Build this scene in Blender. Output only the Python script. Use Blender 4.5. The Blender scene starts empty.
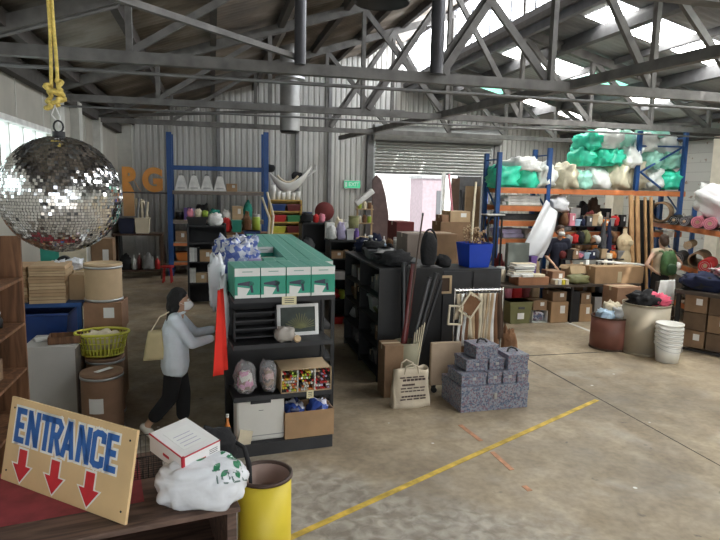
import bpy, math, random
from mathutils import Vector, Matrix, noise
PI = math.pi
rnd = random.Random(7)
C = bpy.context.scene.collection
H = 2.6                      # camera height

# ---------- camera maths: turn a pixel of the photo plus one known coordinate into a point ----------
def _cam():
    yaw, pit, roll = map(math.radians, (13.9, 7.87, 1.24))
    cy, sy = math.cos(yaw), math.sin(yaw)
    F = Vector((sy*math.cos(pit), cy*math.cos(pit), -math.sin(pit)))
    R = Vector((cy, -sy, 0)); U = R.cross(F)
    c, s = math.cos(roll), math.sin(roll)
    return R*c+U*s, U*c-R*s, F
CR, CU, CF = _cam(); FPX = 600.0
def at(px, py, x=None, y=None, z=None):
    d = CR*((px-360)/FPX)+CU*((270-py)/FPX)+CF
    t = x/d.x if x is not None else y/d.y if y is not None else (z-H)/d.z
    return Vector((0, 0, H))+d*t
def zat(px, py, y): return at(px, py, y=y).z
def xat(px, py, y): return at(px, py, y=y).x

# ---------- materials ----------
COL = {
 'white': (.8,.8,.78), 'cream': (.72,.64,.48), 'grey': (.3,.3,.3), 'light grey': (.55,.55,.55), 'dark grey': (.09,.09,.095),
 'black': (.018,.018,.02), 'brown': (.2,.1,.05), 'dark brown': (.07,.04,.025), 'tan': (.5,.36,.22), 'beige': (.55,.46,.34),
 'red': (.55,.03,.03), 'maroon': (.16,.03,.03), 'pink': (.7,.25,.32), 'orange': (.7,.23,.05), 'yellow': (.75,.6,.06),
 'lime': (.4,.55,.08), 'green': (.06,.3,.12), 'teal': (.04,.33,.25), 'blue': (.04,.12,.5), 'navy': (.012,.017,.05),
 'light blue': (.45,.6,.75), 'purple': (.2,.12,.4), 'lilac': (.5,.45,.65), 'olive': (.2,.2,.09), 'kraft': (.42,.27,.15)}
_mats = {}
def mat(key, col, rough=.6, metal=0, var=.12, scale=6, bump=0, bscale=40, trans=0, alpha=1, emit=None, es=1, sss=0, coat=0):
    if key in _mats: return _mats[key]
    m = bpy.data.materials.new(key); m.use_nodes = True
    n, l = m.node_tree.nodes, m.node_tree.links
    b = n['Principled BSDF']
    b.inputs['Roughness'].default_value = rough; b.inputs['Metallic'].default_value = metal
    b.inputs['Coat Weight'].default_value = coat
    tc = n.new('ShaderNodeTexCoord')
    if var > 0:
        nz = n.new('ShaderNodeTexNoise'); nz.inputs['Scale'].default_value = scale; nz.inputs['Detail'].default_value = 4
        l.new(tc.outputs['Object'], nz.inputs['Vector'])
        r = n.new('ShaderNodeValToRGB')
        r.color_ramp.elements[0].position = .3; r.color_ramp.elements[1].position = .7
        r.color_ramp.elements[0].color = tuple(c*(1-var) for c in col)+(1,)
        r.color_ramp.elements[1].color = tuple(min(1, c*(1+var)) for c in col)+(1,)
        l.new(nz.outputs['Fac'], r.inputs['Fac']); l.new(r.outputs['Color'], b.inputs['Base Color'])
    else: b.inputs['Base Color'].default_value = tuple(col)+(1,)
    if bump:
        nb = n.new('ShaderNodeTexNoise'); nb.inputs['Scale'].default_value = bscale; nb.inputs['Detail'].default_value = 3
        l.new(tc.outputs['Object'], nb.inputs['Vector'])
        bp = n.new('ShaderNodeBump'); bp.inputs['Strength'].default_value = bump; bp.inputs['Distance'].default_value = .02
        l.new(nb.outputs['Fac'], bp.inputs['Height']); l.new(bp.outputs['Normal'], b.inputs['Normal'])
    b.inputs['Transmission Weight'].default_value = trans; b.inputs['Alpha'].default_value = alpha
    if emit: b.inputs['Emission Color'].default_value = tuple(emit)+(1,); b.inputs['Emission Strength'].default_value = es
    _mats[key] = m; return m
def cm(c, kind='matte'):
    r = dict(matte=.8, gloss=.3, cloth=.95, plastic=.45)[kind]
    return mat(c+'_'+kind, COL[c], r, bump=.35 if kind == 'cloth' else 0, bscale=25, var=.18 if kind in ('cloth', 'matte') else .05)
def voronoi_mat(key, cols, scale, rough=.8, feature='F1'):
    if key in _mats: return _mats[key]
    m = bpy.data.materials.new(key); m.use_nodes = True
    n, l = m.node_tree.nodes, m.node_tree.links; b = n['Principled BSDF']; b.inputs['Roughness'].default_value = rough
    tc = n.new('ShaderNodeTexCoord'); v = n.new('ShaderNodeTexVoronoi'); v.inputs['Scale'].default_value = scale
    l.new(tc.outputs['Object'], v.inputs['Vector'])
    sp = n.new('ShaderNodeSeparateColor'); l.new(v.outputs['Color'], sp.inputs['Color'])
    r = n.new('ShaderNodeValToRGB'); r.color_ramp.interpolation = 'CONSTANT'
    k = len(cols)
    while len(r.color_ramp.elements) < k: r.color_ramp.elements.new(.5)
    for i, c in enumerate(cols): r.color_ramp.elements[i].position = i/k; r.color_ramp.elements[i].color = tuple(c)+(1,)
    l.new(sp.outputs['Red'], r.inputs['Fac']); l.new(r.outputs['Color'], b.inputs['Base Color'])
    _mats[key] = m; return m
def wood_mat(key, c1, c2, scale=8, rough=.65, axis='X'):
    if key in _mats: return _mats[key]
    m = bpy.data.materials.new(key); m.use_nodes = True
    n, l = m.node_tree.nodes, m.node_tree.links; b = n['Principled BSDF']; b.inputs['Roughness'].default_value = rough
    tc = n.new('ShaderNodeTexCoord'); mp = n.new('ShaderNodeMapping')
    s = {'X': (.12, 1, 1), 'Y': (1, .12, 1), 'Z': (1, 1, .12)}[axis]; mp.inputs['Scale'].default_value = s
    nz = n.new('ShaderNodeTexNoise'); nz.inputs['Scale'].default_value = scale*2; nz.inputs['Detail'].default_value = 6; nz.inputs['Distortion'].default_value = 1.2
    l.new(tc.outputs['Object'], mp.inputs['Vector']); l.new(mp.outputs['Vector'], nz.inputs['Vector'])
    r = n.new('ShaderNodeValToRGB'); r.color_ramp.elements[0].position = .35; r.color_ramp.elements[1].position = .68
    r.color_ramp.elements[0].color = tuple(c1)+(1,); r.color_ramp.elements[1].color = tuple(c2)+(1,)
    l.new(nz.outputs['Fac'], r.inputs['Fac']); l.new(r.outputs['Color'], b.inputs['Base Color'])
    _mats[key] = m; return m

# ---------- mesh builder ----------
class MB:
    def __init__(s): s.v = []; s.f = []; s.m = []; s.s = []
    def add(s, vs, fs, m=0, smooth=False, M=None):
        o = len(s.v)
        for v in vs:
            v = Vector(v); s.v.append(M @ v if M else v)
        for f in fs: s.f.append([i+o for i in f]); s.m.append(m); s.s.append(smooth)
        return s
    def box(s, c, d, m=0, rz=0, M=None, taper=1):
        x, y, z = d[0]/2, d[1]/2, d[2]/2
        vs = [(-x*(taper if k < 0 else 1)*1.0 if False else i*x*(taper if k < 0 else 1), j*y*(taper if k < 0 else 1), k*z) for k in (-1, 1) for j in (-1, 1) for i in (-1, 1)]
        T = Matrix.Translation(c) @ Matrix.Rotation(rz, 4, 'Z')
        if M: T = M @ T
        return s.add(vs, [(0,2,3,1),(4,5,7,6),(0,1,5,4),(2,6,7,3),(0,4,6,2),(1,3,7,5)], m, False, T)
    def span(s, a, b, m=0, M=None):
        return s.box([(a[i]+b[i])/2 for i in range(3)], [abs(b[i]-a[i]) for i in range(3)], m, 0, M)
    def cyl(s, a, b, r, r2=None, n=16, m=0, caps=True, M=None, smooth=True):
        a, b = Vector(a), Vector(b); r2 = r if r2 is None else r2
        d = (b-a); q = d.to_track_quat('Z', 'Y').to_matrix()
        vs = [a+q @ Vector((math.cos(t*2*PI/n)*r, math.sin(t*2*PI/n)*r, 0)) for t in range(n)]
        vs += [b+q @ Vector((math.cos(t*2*PI/n)*r2, math.sin(t*2*PI/n)*r2, 0)) for t in range(n)]
        s.add(vs, [(i, (i+1) % n, n+(i+1) % n, n+i) for i in range(n)], m, smooth, M)
        if caps: s.add(vs, [tuple(range(n-1, -1, -1)), tuple(range(n, 2*n))], m, False, M)
        return s
    def bar(s, a, b, w, h, m=0, up=(0,0,1)):
        a, b = Vector(a), Vector(b); d = b-a; L = d.length; d.normalize()
        u = Vector(up)
        if abs(d.dot(u)) > .98: u = Vector((0,1,0))
        x = d.cross(u).normalized(); z = x.cross(d)
        M = Matrix((x, d, z)).transposed().to_4x4(); M.translation = (a+b)/2
        return s.box((0,0,0), (w, L, h), m, 0, M)
    def lathe(s, prof, n=24, m=0, c=(0,0,0), smooth=True, M=None, sx=1, sy=1):
        vs = [(c[0]+r*math.cos(t*2*PI/n)*sx, c[1]+r*math.sin(t*2*PI/n)*sy, c[2]+z) for r, z in prof for t in range(n)]
        fs = [(k*n+i, k*n+(i+1) % n, (k+1)*n+(i+1) % n, (k+1)*n+i) for k in range(len(prof)-1) for i in range(n)]
        return s.add(vs, fs, m, smooth, M)
    def tube(s, pts, r, n=8, m=0, closed=False):
        pts = [Vector(p) for p in pts]; k = len(pts); vs = []
        rr = r if isinstance(r, (list, tuple)) else [r]*k
        prev = None
        for i, p in enumerate(pts):
            if closed: d = pts[(i+1) % k]-pts[i-1]
            else: d = pts[min(i+1, k-1)]-pts[max(i-1, 0)]
            d.normalize()
            if prev is None:
                u = Vector((0,0,1)) if abs(d.z) < .9 else Vector((1,0,0)); x = d.cross(u).normalized()
            else: x = (prev-d*prev.dot(d)).normalized()
            prev = x; y = d.cross(x)
            vs += [p+(x*math.cos(t*2*PI/n)+y*math.sin(t*2*PI/n))*rr[i] for t in range(n)]
        e = k if closed else k-1
        s.add(vs, [(i*n+t, i*n+(t+1) % n, ((i+1) % k)*n+(t+1) % n, ((i+1) % k)*n+t) for i in range(e) for t in range(n)], m, True)
        if not closed: s.add(vs, [tuple(range(n-1,-1,-1)), tuple(range((k-1)*n, k*n))], m)
        return s
    def prism(s, poly, t, m=0, M=None):        # poly in XZ, thickness t along Y from 0 to -t (front)
        k = len(poly)
        vs = [(p[0], 0, p[1]) for p in poly]+[(p[0], -t, p[1]) for p in poly]
        return s.add(vs, [tuple(range(k)), tuple(range(2*k-1, k-1, -1))]+[(i, i+k, (i+1) % k+k, (i+1) % k) for i in range(k)], m, False, M)
    def grid(s, fn, nu, nv, m=0, smooth=True, t=0):
        vs = [fn(i/nu, j/nv) for j in range(nv+1) for i in range(nu+1)]
        fs = [(j*(nu+1)+i, j*(nu+1)+i+1, (j+1)*(nu+1)+i+1, (j+1)*(nu+1)+i) for j in range(nv) for i in range(nu)]
        return s.add(vs, fs, m, smooth)
    def blob(s, c, r, amp=.15, fr=2.5, seed=0, n=20, m=0, flat=True, ridge=False, M=None):
        vs = []; k = n//2+2; c = Vector(c)
        for j in range(k+1):
            ph = PI*j/k-PI/2
            for i in range(n):
                th = 2*PI*i/n
                d = Vector((math.cos(ph)*math.cos(th), math.cos(ph)*math.sin(th), math.sin(ph)))
                q = noise.noise(d*fr+Vector((seed*3.1, seed*7.7, 1.3)))
                if ridge: q = (abs(q)*2-.5)+.4*noise.noise(d*fr*2.7+Vector((seed, 5, 2)))
                e = 1+amp*q
                sq = lambda w: math.copysign(abs(w)**.75, w)
                p = Vector((sq(d.x)*r[0], sq(d.y)*r[1], sq(d.z)*r[2]))*e
                if flat: p.z = max(p.z, -r[2]*.86)
                vs.append(c+p)
        return s.add(vs, [(j*n+i, j*n+(i+1) % n, (j+1)*n+(i+1) % n, (j+1)*n+i) for j in range(k) for i in range(n)], m, True, M)
    def cap(s, a, b, ra, rb, n=14):            # closed tapered capsule for voxel bodies
        a, b = Vector(a), Vector(b); d = b-a; L = d.length; q = d.to_track_quat('Z', 'Y').to_matrix()
        prof = [(ra*math.cos(t), -ra*math.sin(t)) for t in (PI/2*.98, PI*.35, PI*.18, 0)]+[(rb*math.cos(t), L+rb*math.sin(t)) for t in (0, PI*.18, PI*.35, PI/2*.98)]
        M = Matrix.Translation(a) @ q.to_4x4(); k0 = len(s.v)
        s.lathe(prof, n, M=M); K = len(prof)
        s.f.append([k0+i for i in range(n-1,-1,-1)]); s.m.append(0); s.s.append(True)
        s.f.append([k0+(K-1)*n+i for i in range(n)]); s.m.append(0); s.s.append(True)
        return s
    def build(s, name, mats, parent=None, bev=0, loc=None, rz=0, thick=0, sub=0):
        me = bpy.data.meshes.new(name); me.from_pydata([tuple(v) for v in s.v], [], s.f)
        if not isinstance(mats, (list, tuple)): mats = [mats]
        for x in mats: me.materials.append(x)
        me.polygons.foreach_set('material_index', s.m); me.polygons.foreach_set('use_smooth', s.s)
        me.update(); o = bpy.data.objects.new(name, me); C.objects.link(o)
        if parent: o.parent = parent
        if loc is not None: o.location = loc
        if rz: o.rotation_euler = (0, 0, rz)
        if thick:
            md = o.modifiers.new('t', 'SOLIDIFY'); md.thickness = thick; md.offset = 0
        if bev:
            md = o.modifiers.new('b', 'BEVEL'); md.width = bev; md.segments = 2; md.limit_method = 'ANGLE'
        if sub:
            md = o.modifiers.new('s', 'SUBSURF'); md.levels = sub; md.render_levels = sub
        return o
def vox(o, size=.014, it=6):                    # fuse the closed volumes of o into one skin
    md = o.modifiers.new('r', 'REMESH'); md.mode = 'VOXEL'; md.voxel_size = size; md.use_smooth_shade = True
    md = o.modifiers.new('m', 'SMOOTH'); md.factor = .5; md.iterations = it
    dg = bpy.context.evaluated_depsgraph_get(); me = bpy.data.meshes.new_from_object(o.evaluated_get(dg))
    for x in o.data.materials:
        if x.name not in [q.name for q in me.materials if q]: me.materials.append(x)
    o.modifiers.clear(); o.data = me; return o
def text(name, body, size, mtl, parent, M, ext=.002, off=0, sx=1, align='CENTER'):
    cu = bpy.data.curves.new(name, 'FONT'); cu.body = body; cu.size = size; cu.extrude = ext; cu.offset = off
    cu.align_x = align; cu.align_y = 'CENTER'
    t = bpy.data.objects.new('tmp', cu); C.objects.link(t)
    dg = bpy.context.evaluated_depsgraph_get(); me = bpy.data.meshes.new_from_object(t.evaluated_get(dg))
    bpy.data.objects.remove(t)
    me.name = name
    me.transform(M @ Matrix.Diagonal((sx, 1, 1, 1))); me.materials.clear(); me.materials.append(mtl)
    o = bpy.data.objects.new(name, me); C.objects.link(o); o.parent = parent; return o
FRONT = Matrix.Rotation(PI/2, 4, 'X')           # text standing up, read from -Y
def thing(name, label, cat, loc=(0,0,0), rz=0, group=None):
    o = bpy.data.objects.new(name, None); C.objects.link(o); o.empty_display_size = .1
    o.location = loc; o.rotation_euler = (0, 0, rz); return tag(o, label, cat, group)
def tag(o, label, cat, group=None, kind=None):
    o['label'] = label; o['category'] = cat
    if group: o['group'] = group
    if kind: o['kind'] = kind
    return o
def struct(name, mb, m, parent=None, **k):
    o = mb.build(name, m, parent, **k)
    if not parent: o['kind'] = 'structure'
    return o
def dup(r, loc=None, rz=None, label=None):
    c = r.copy(); C.objects.link(c)
    if loc is not None: c.location = loc
    if rz is not None: c.rotation_euler = (0, 0, rz)
    if label: c['label'] = label
    for ch in list(r.children):
        d = ch.copy(); C.objects.link(d); d.parent = c
        for g in list(ch.children):
            e = g.copy(); C.objects.link(e); e.parent = d
    return c
ORD = ['first','second','third','fourth','fifth','sixth','seventh','eighth','ninth','tenth','eleventh','twelfth','thirteenth','fourteenth','fifteenth','sixteenth','seventeenth','eighteenth','nineteenth','twentieth','twenty-first','twenty-second','twenty-third','twenty-fourth']

kraft = mat('cardboard', (.40,.255,.14), .85, var=.14, scale=4, bump=.1, bscale=30)
kraft2 = mat('pale_cardboard', (.52,.38,.23), .85, var=.12, scale=4)
kraft3 = mat('dull_cardboard', (.27,.17,.1), .9, var=.2, scale=4)
paper = mat('paper', (.82,.82,.8), .8, var=.04)
tape = mat('packing_tape', (.6,.5,.33), .35, var=.05)
blackm = mat('black_steel', (.012,.0125,.014), .5, var=.2)
charcoal = mat('charcoal_board', (.035,.036,.04), .7, var=.15)
chrome = mat('chrome', (.75,.75,.75), .2, 1, var=0)
galv = mat('galvanised_steel', (.45,.46,.47), .4, .8, var=.12)
bluem = mat('rack_blue', (.02,.08,.26), .45, var=.12)
orangem = mat('rack_orange', (.62,.2,.07), .5, var=.15)
skin = mat('skin', (.5,.3,.2), .55, var=.05)
hairm = mat('black_hair', (.008,.007,.007), .75, var=.3, bump=.6, bscale=60)
brownhair = mat('brown_hair', (.06,.03,.018), .55, var=.3, bump=.6, bscale=60)
inkm = mat('print_ink', (.05,.05,.055), .7, var=0)
# ================= THE SETTING =================
XL, XR, XM, YB, YF = -2.62, 12.2, 6.1, 18.9, -6.0
ZE = 3.95                                        # underside of truss bottom chords
def zroofL(x): return 4.3+(x-XL)*.338
def zroofR(x): return 5.88-(x-XM)*.24
# floor: worn concrete slab
def floor_material():
    m = bpy.data.materials.new('worn_concrete'); m.use_nodes = True
    n, l = m.node_tree.nodes, m.node_tree.links; b = n['Principled BSDF']
    tc = n.new('ShaderNodeTexCoord')
    def nz(s, d=5, dist=0):
        a = n.new('ShaderNodeTexNoise'); a.inputs['Scale'].default_value = s; a.inputs['Detail'].default_value = d; a.inputs['Distortion'].default_value = dist
        l.new(tc.outputs['Object'], a.inputs['Vector']); return a.outputs['Fac']
    def ramp(f, c0, c1, p0, p1):
        r = n.new('ShaderNodeValToRGB'); r.color_ramp.elements[0].position = p0; r.color_ramp.elements[1].position = p1
        r.color_ramp.elements[0].color = c0+(1,); r.color_ramp.elements[1].color = c1+(1,); l.new(f, r.inputs['Fac']); return r.outputs['Color']
    def mix(t, a, c, f):
        x = n.new('ShaderNodeMix'); x.data_type = 'RGBA'; x.blend_type = t
        if isinstance(f, float): x.inputs['Factor'].default_value = f
        else: l.new(f, x.inputs['Factor'])
        l.new(a, x.inputs[6])
        if isinstance(c, tuple): x.inputs[7].default_value = c+(1,)
        else: l.new(c, x.inputs[7])
        return x.outputs[2]
    base = ramp(nz(.55, 6, .6), (.27,.215,.15), (.42,.34,.235), .36, .62)
    base = mix('MULTIPLY', base, ramp(nz(3.5, 8, .8), (.78,.77,.76), (1.1,1.1,1.1), .35, .65), .8)
    base = mix('MULTIPLY', base, ramp(nz(16, 6), (.8,.8,.8), (1.08,1.08,1.08), .35, .6), .7)
    base = mix('MIX', base, (.62,.6,.55), ramp(nz(1.3, 9, .3), (0,0,0), (.3,.3,.3), .58, .75))     # scuffed pale patches
    base = mix('MIX', base, (.06,.055,.05), ramp(nz(4.3, 3, .3), (0,0,0), (.8,.8,.8), .70, .76))      # oil spots
    sx = n.new('ShaderNodeSeparateXYZ'); l.new(tc.outputs['Object'], sx.inputs[0])
    def math_(op, a, c):
        x = n.new('ShaderNodeMath'); x.operation = op
        for i, q in enumerate((a, c)):
            if isinstance(q, (int, float)): x.inputs[i].default_value = q
            else: l.new(q, x.inputs[i])
        return x.outputs[0]
    # rough, worn pale slab of an older pour on the near left side of the hall
    e = math_('ADD', math_('MULTIPLY', sx.outputs['X'], .8), sx.outputs['Y']); e = math_('ADD', e, math_('MULTIPLY', nz(1.6, 8, .4), 1.6))
    fac = ramp(math_('MULTIPLY', e, .1), (.6,.6,.6), (0,0,0), .64, .70)
    pale = ramp(nz(9, 9, .5), (.2,.185,.165), (.56,.53,.48), .38, .66)
    base = mix('MIX', base, pale, fac)
    base = mix('MIX', base, (.13,.11,.09), ramp(nz(.9, 4, .2), (0,0,0), (.5,.5,.5), .5, .75))          # traffic grime
    vo = n.new('ShaderNodeTexVoronoi'); vo.inputs['Scale'].default_value = 2.3; l.new(tc.outputs['Object'], vo.inputs['Vector'])
    base = mix('MIX', base, (.72,.7,.66), ramp(vo.outputs['Distance'], (1,1,1), (0,0,0), .035, .05))      # flecks of litter and paint
    l.new(base, b.inputs['Base Color'])
    l.new(ramp(nz(2.5, 4), (.42,.42,.42), (.75,.75,.75), .3, .7), b.inputs['Roughness'])
    bp = n.new('ShaderNodeBump'); bp.inputs['Strength'].default_value = .15; bp.inputs['Distance'].default_value = .01
    l.new(nz(30, 6), bp.inputs['Height']); l.new(bp.outputs['Normal'], b.inputs['Normal'])
    return m
struct('floor', MB().span((XL, YF, -.15), (XR, YB+.2, 0)), floor_material())
# saw-cut joints in the slab
jm = mat('joint_filler', (.05,.045,.04), .9, var=.2)
jl = MB()
J1 = at(597, 399, z=0); J2 = at(720, 470, z=0)
xj = at(581, 390, z=0).x
jl.bar((4.75, 6.9, .001), (4.75, 10, .001), .022, .003); jl.bar((4.75, 1.0, .001), (4.75, 6.9, .001), .01, .003)
jl.bar((4.75, 8.35, .001), (8.5, 8.35, .001), .025, .004)
o = struct('trim_1', jl, jm)
yel = mat('line_paint', (.6,.41,.06), .7, var=.35, scale=9)
a, b_ = at(290, 538, z=0), at(597, 400, z=0); d_ = (b_-a)
tag(MB().bar((a.x-d_.x*.3, a.y-d_.y*.3, .002), (b_.x, b_.y, .002), .062, .003).build('floor_line', yel), 'long yellow painted line running diagonally across the concrete floor', 'floor marking')
rm = mat('faded_red_paint', (.52,.26,.15), .8, var=.3, scale=14)
for k, (p, q, lab) in enumerate([((460,425),(481,441), 'faded red paint dash left of the yellow line'), ((492,452),(512,470), 'faded red paint dash just right of the yellow line'), ((524,486),(530,491), 'small faded red paint fleck furthest right of the yellow line')]):
    p, q = at(*p, z=0), at(*q, z=0)
    tag(MB().bar((p.x,p.y,.002),(q.x,q.y,.002), .05, .003).build('paint_dash', rm), lab, 'floor marking')
wl = mat('white_line_paint', (.55,.54,.5), .8, var=.2)
p, q = at(566, 322, z=0), at(603, 336, z=0)
tag(MB().bar((p.x,p.y,.002),(q.x,q.y,.002), .08, .003).build('floor_line', wl), 'short whitish painted floor line in front of the work table', 'floor marking')

struct('ground', MB().span((-24, -14, -.2), (XL-.3, 4, -.02)), mat('yard_concrete', (.6,.6,.58), .9, var=.08))
struct('ground', MB().span((-14, YF-20, -.2), (20, YF-.2, -.02)), mat('yard_concrete', (.6,.6,.58), .9, var=.08))
# corrugated sheet helper
def corr(mb, y0, y1, fx, pitch=.1, amp=.012, xs=None):   # fx: list of (x,z) along the slope, ribs run along it
    n = int((y1-y0)/pitch*4); off = (0, amp, 0, -amp)
    for (xa, za), (xb, zb) in zip(fx[:-1], fx[1:]):
        vs = []; 
        for i in range(n+1):
            y = y0+(y1-y0)*i/n; e = off[i % 4]
            vs += [(xa, y, za+e), (xb, y, zb+e)]
        mb.add(vs, [(2*i, 2*i+1, 2*i+3, 2*i+2) for i in range(n)], 0, True)
def rust_sheet(key, c0, c1, stain, rough=.55, metal=.2):
    m = bpy.data.materials.new(key); m.use_nodes = True
    n, l = m.node_tree.nodes, m.node_tree.links; b = n['Principled BSDF']; b.inputs['Roughness'].default_value = rough; b.inputs['Metallic'].default_value = metal
    tc = n.new('ShaderNodeTexCoord'); a = n.new('ShaderNodeTexNoise'); a.inputs['Scale'].default_value = 1.1; a.inputs['Detail'].default_value = 8
    l.new(tc.outputs['Object'], a.inputs['Vector'])
    r = n.new('ShaderNodeValToRGB'); r.color_ramp.elements[0].position = .35; r.color_ramp.elements[1].position = .65
    r.color_ramp.elements[0].color = c0+(1,); r.color_ramp.elements[1].color = c1+(1,)
    e = r.color_ramp.elements.new(.5); e.color = stain+(1,)
    l.new(a.outputs['Fac'], r.inputs['Fac']); l.new(r.outputs['Color'], b.inputs['Base Color'])
    return m
oldroof = rust_sheet('aged_roof_sheet', (.12,.10,.085), (.34,.30,.26), (.2,.165,.13))
greyroof = rust_sheet('grey_roof_sheet', (.24,.25,.26), (.42,.43,.43), (.33,.34,.34))
SKY = [(-5.2,-4.1), (-1.3,-.2), (2.4,3.4), (5.9,6.9), (9.2,10.15), (12.5,13.4), (15.7,16.6)]   # skylight bays of the right roof
lf = MB(); corr(lf, YF, YB+.2, [(XL-.15, zroofL(XL-.15)), (1.5, zroofL(1.5)), (XM+.1, zroofL(XM+.1))], .16, .022)
struct('ceiling', lf, oldroof, thick=.01)
rf = MB(); yy = YF
for s0, s1 in SKY+[(YB+.2, None)]:
    corr(rf, yy, s0, [(XM, zroofR(XM)), (9, zroofR(9)), (XR+.15, zroofR(XR+.15))], .15, .022); yy = s1
for s0, s1 in SKY:                               # opaque sheets above and below each skylight
    corr(rf, s0, s1, [(XM, zroofR(XM)), (XM+.5, zroofR(XM+.5))], .1, .014)
    corr(rf, s0, s1, [(10.9, zroofR(10.9)), (XR+.15, zroofR(XR+.15))], .1, .014)
o = struct('ceiling', rf, greyroof, thick=.01)
def skymat(key, col, st):
    return mat(key, (.8,.85,.85), .4, emit=col, es=st, var=0)
skyl = skymat('translucent_sheet', (.98,.97,.93), 12.0); skyg = skymat('green_translucent_sheet', (.25,.75,.55), 1.1)
k = 0
for i, (s0, s1) in enumerate(SKY):
    cuts = [XM+.5, 7.5, 8.5, 9.7, 10.9]
    for j in range(4):
        k += 1; p = MB(); corr(p, s0, s1, [(cuts[j]+.03, zroofR(cuts[j]+.03)), (cuts[j+1]-.03, zroofR(cuts[j+1]-.03))], .1, .012)
        if s0 < YB: struct('window_%d' % (10+k), p, skyg if (i+j) % 4 == 3 else skyl)
# clerestory: a band of tall glass panes along the ridge
gl = mat('frosted_glass', (.85,.9,.92), .3, emit=(.92,.95,.98), es=7.0, var=0)
z0, z1 = zroofR(XM)+.02, zroofL(XM)-.12
mbp = MB(); y = YF
while y < YB-.2:
    mbp.span((XM+.01, y+.03, z0+.16), (XM+.03, y+.97, z1)); y += 1
w = struct('window_1', mbp, gl)
fr = MB(); y = YF
frm = mat('window_steel', (.16,.17,.19), .5, .3, var=.1)
while y < YB: fr.span((XM-.02, y-.025, z0), (XM+.05, y+.025, z1)); y += 1
fr.build('mullions', frm, w)
fr = MB().span((XM-.05, YF, z0-.28), (XM+.05, YB, z0+.16)).span((XM-.03, YF, z1-.02), (XM+.04, YB, z1+.1))
fr.build('window_sill', mat('ridge_beam_paint', (.2,.21,.24), .5, var=.15), w)
# walls
pw = mat('painted_brickwork', (.5,.5,.47), .85, var=.12, scale=2)
def brick(key, c1, c2, mort, scale=1, rot=None):
    m = bpy.data.materials.new(key); m.use_nodes = True
    n, l = m.node_tree.nodes, m.node_tree.links; b = n['Principled BSDF']; b.inputs['Roughness'].default_value = .85
    tc = n.new('ShaderNodeTexCoord'); mp = n.new('ShaderNodeMapping'); bt = n.new('ShaderNodeTexBrick')
    if rot: mp.inputs['Rotation'].default_value = rot
    bt.inputs['Color1'].default_value = c1+(1,); bt.inputs['Color2'].default_value = c2+(1,); bt.inputs['Mortar'].default_value = mort+(1,)
    bt.inputs['Scale'].default_value = scale; bt.inputs['Brick Width'].default_value = .39; bt.inputs['Row Height'].default_value = .2; bt.inputs['Mortar Size'].default_value = .008
    l.new(tc.outputs['Object'], mp.inputs['Vector']); l.new(mp.outputs['Vector'], bt.inputs['Vector'])
    nz = n.new('ShaderNodeTexNoise'); nz.inputs['Scale'].default_value = 5; nz.inputs['Detail'].default_value = 6; l.new(tc.outputs['Object'], nz.inputs['Vector'])
    r = n.new('ShaderNodeValToRGB'); r.color_ramp.elements[0].position = .62; r.color_ramp.elements[1].position = .68
    r.color_ramp.elements[0].color = (0,0,0,1); r.color_ramp.elements[1].color = (1,1,1,1); l.new(nz.outputs['Fac'], r.inputs['Fac'])
    x = n.new('ShaderNodeMix'); x.data_type = 'RGBA'; l.new(r.outputs['Color'], x.inputs['Factor']); l.new(bt.outputs['Color'], x.inputs[6]); x.inputs[7].default_value = (.22,.14,.11,1)
    l.new(x.outputs[2], b.inputs['Base Color']); return m
wbr = brick('white_brick_right', (.5,.5,.47), (.42,.42,.4), (.3,.29,.28), 1.6, (PI/2, 0, PI/2))
# left wall with a strip of high windows
WZ0, WZ1 = 2.55, 3.42
wl_ = MB()
wy = [(1.5, 4.6), (5.2, 8.2), (8.7, 11.3)]
wl_.span((XL-.25, YF, -.1), (XL, -5, WZ0)).span((XL-.25, -.8, -.1), (XL, YB, WZ0)).span((XL-.25, YF, WZ1), (XL, YB, 4.4))
e = YF
for s0, s1 in wy+[(YB, YB)]:
    wl_.span((XL-.25, e, WZ0), (XL, s0, WZ1)); e = s1
struct('wall_left', wl_, mat('cream_wall_panel', (.42,.4,.35), .8, var=.1, scale=1.5))
pil = MB()
for y in (3.8, 7.6, 11.4, 12.9, 15.15): pil.span((XL, y-.16, 0), (XL+.16, y+.16, 4.1))
for y in (2.0, 5.5, 9.4, 10.8, 14.1): pil.span((XL, y-.012, 3.45), (XL+.012, y+.012, 4.2))
struct('trim_2', pil, mat('pale_pilaster', (.6,.6,.56), .8, var=.1))
for i, (s0, s1) in enumerate(wy):
    w = struct('window_%d' % (2+i), MB().span((XL-.16, s0, WZ0), (XL-.14, s1, WZ1)), mat('side_glass', (.8,.9,.9), .3, emit=(.82,.95,.92), es=1.0, var=0))
    f = MB(); y = s0
    while y <= s1+.01: f.span((XL-.2, y-.025, WZ0), (XL-.08, y+.025, WZ1)); y += (s1-s0)/4
    f.span((XL-.2, s0, WZ0-.04), (XL+.02, s1, WZ0+.04)).span((XL-.2, s0, WZ1-.05), (XL+.01, s1, WZ1+.03)); f.build('window_frame', cm('white'), w)
struct('wall_right', MB().span((XR, YF, -.1), (XR+.25, YB, 4.4)), wbr)
pil = MB()
for y in (3.8, 7.6, 12.2, 16.2): pil.span((XR-.35, y-.2, 0), (XR, y+.2, 4.0))
struct('trim_3', pil, mat('cream_pier', (.72,.66,.55), .8, var=.08))
struct('wall_front', MB().span((XL, YF-.2, -.1), (-2.3, YF, 7.2)).span((6, YF-.2, -.1), (XR, YF, 7.2)).span((-2.3, YF-.2, 3.7), (6, YF, 7.2)), pw)
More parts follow.
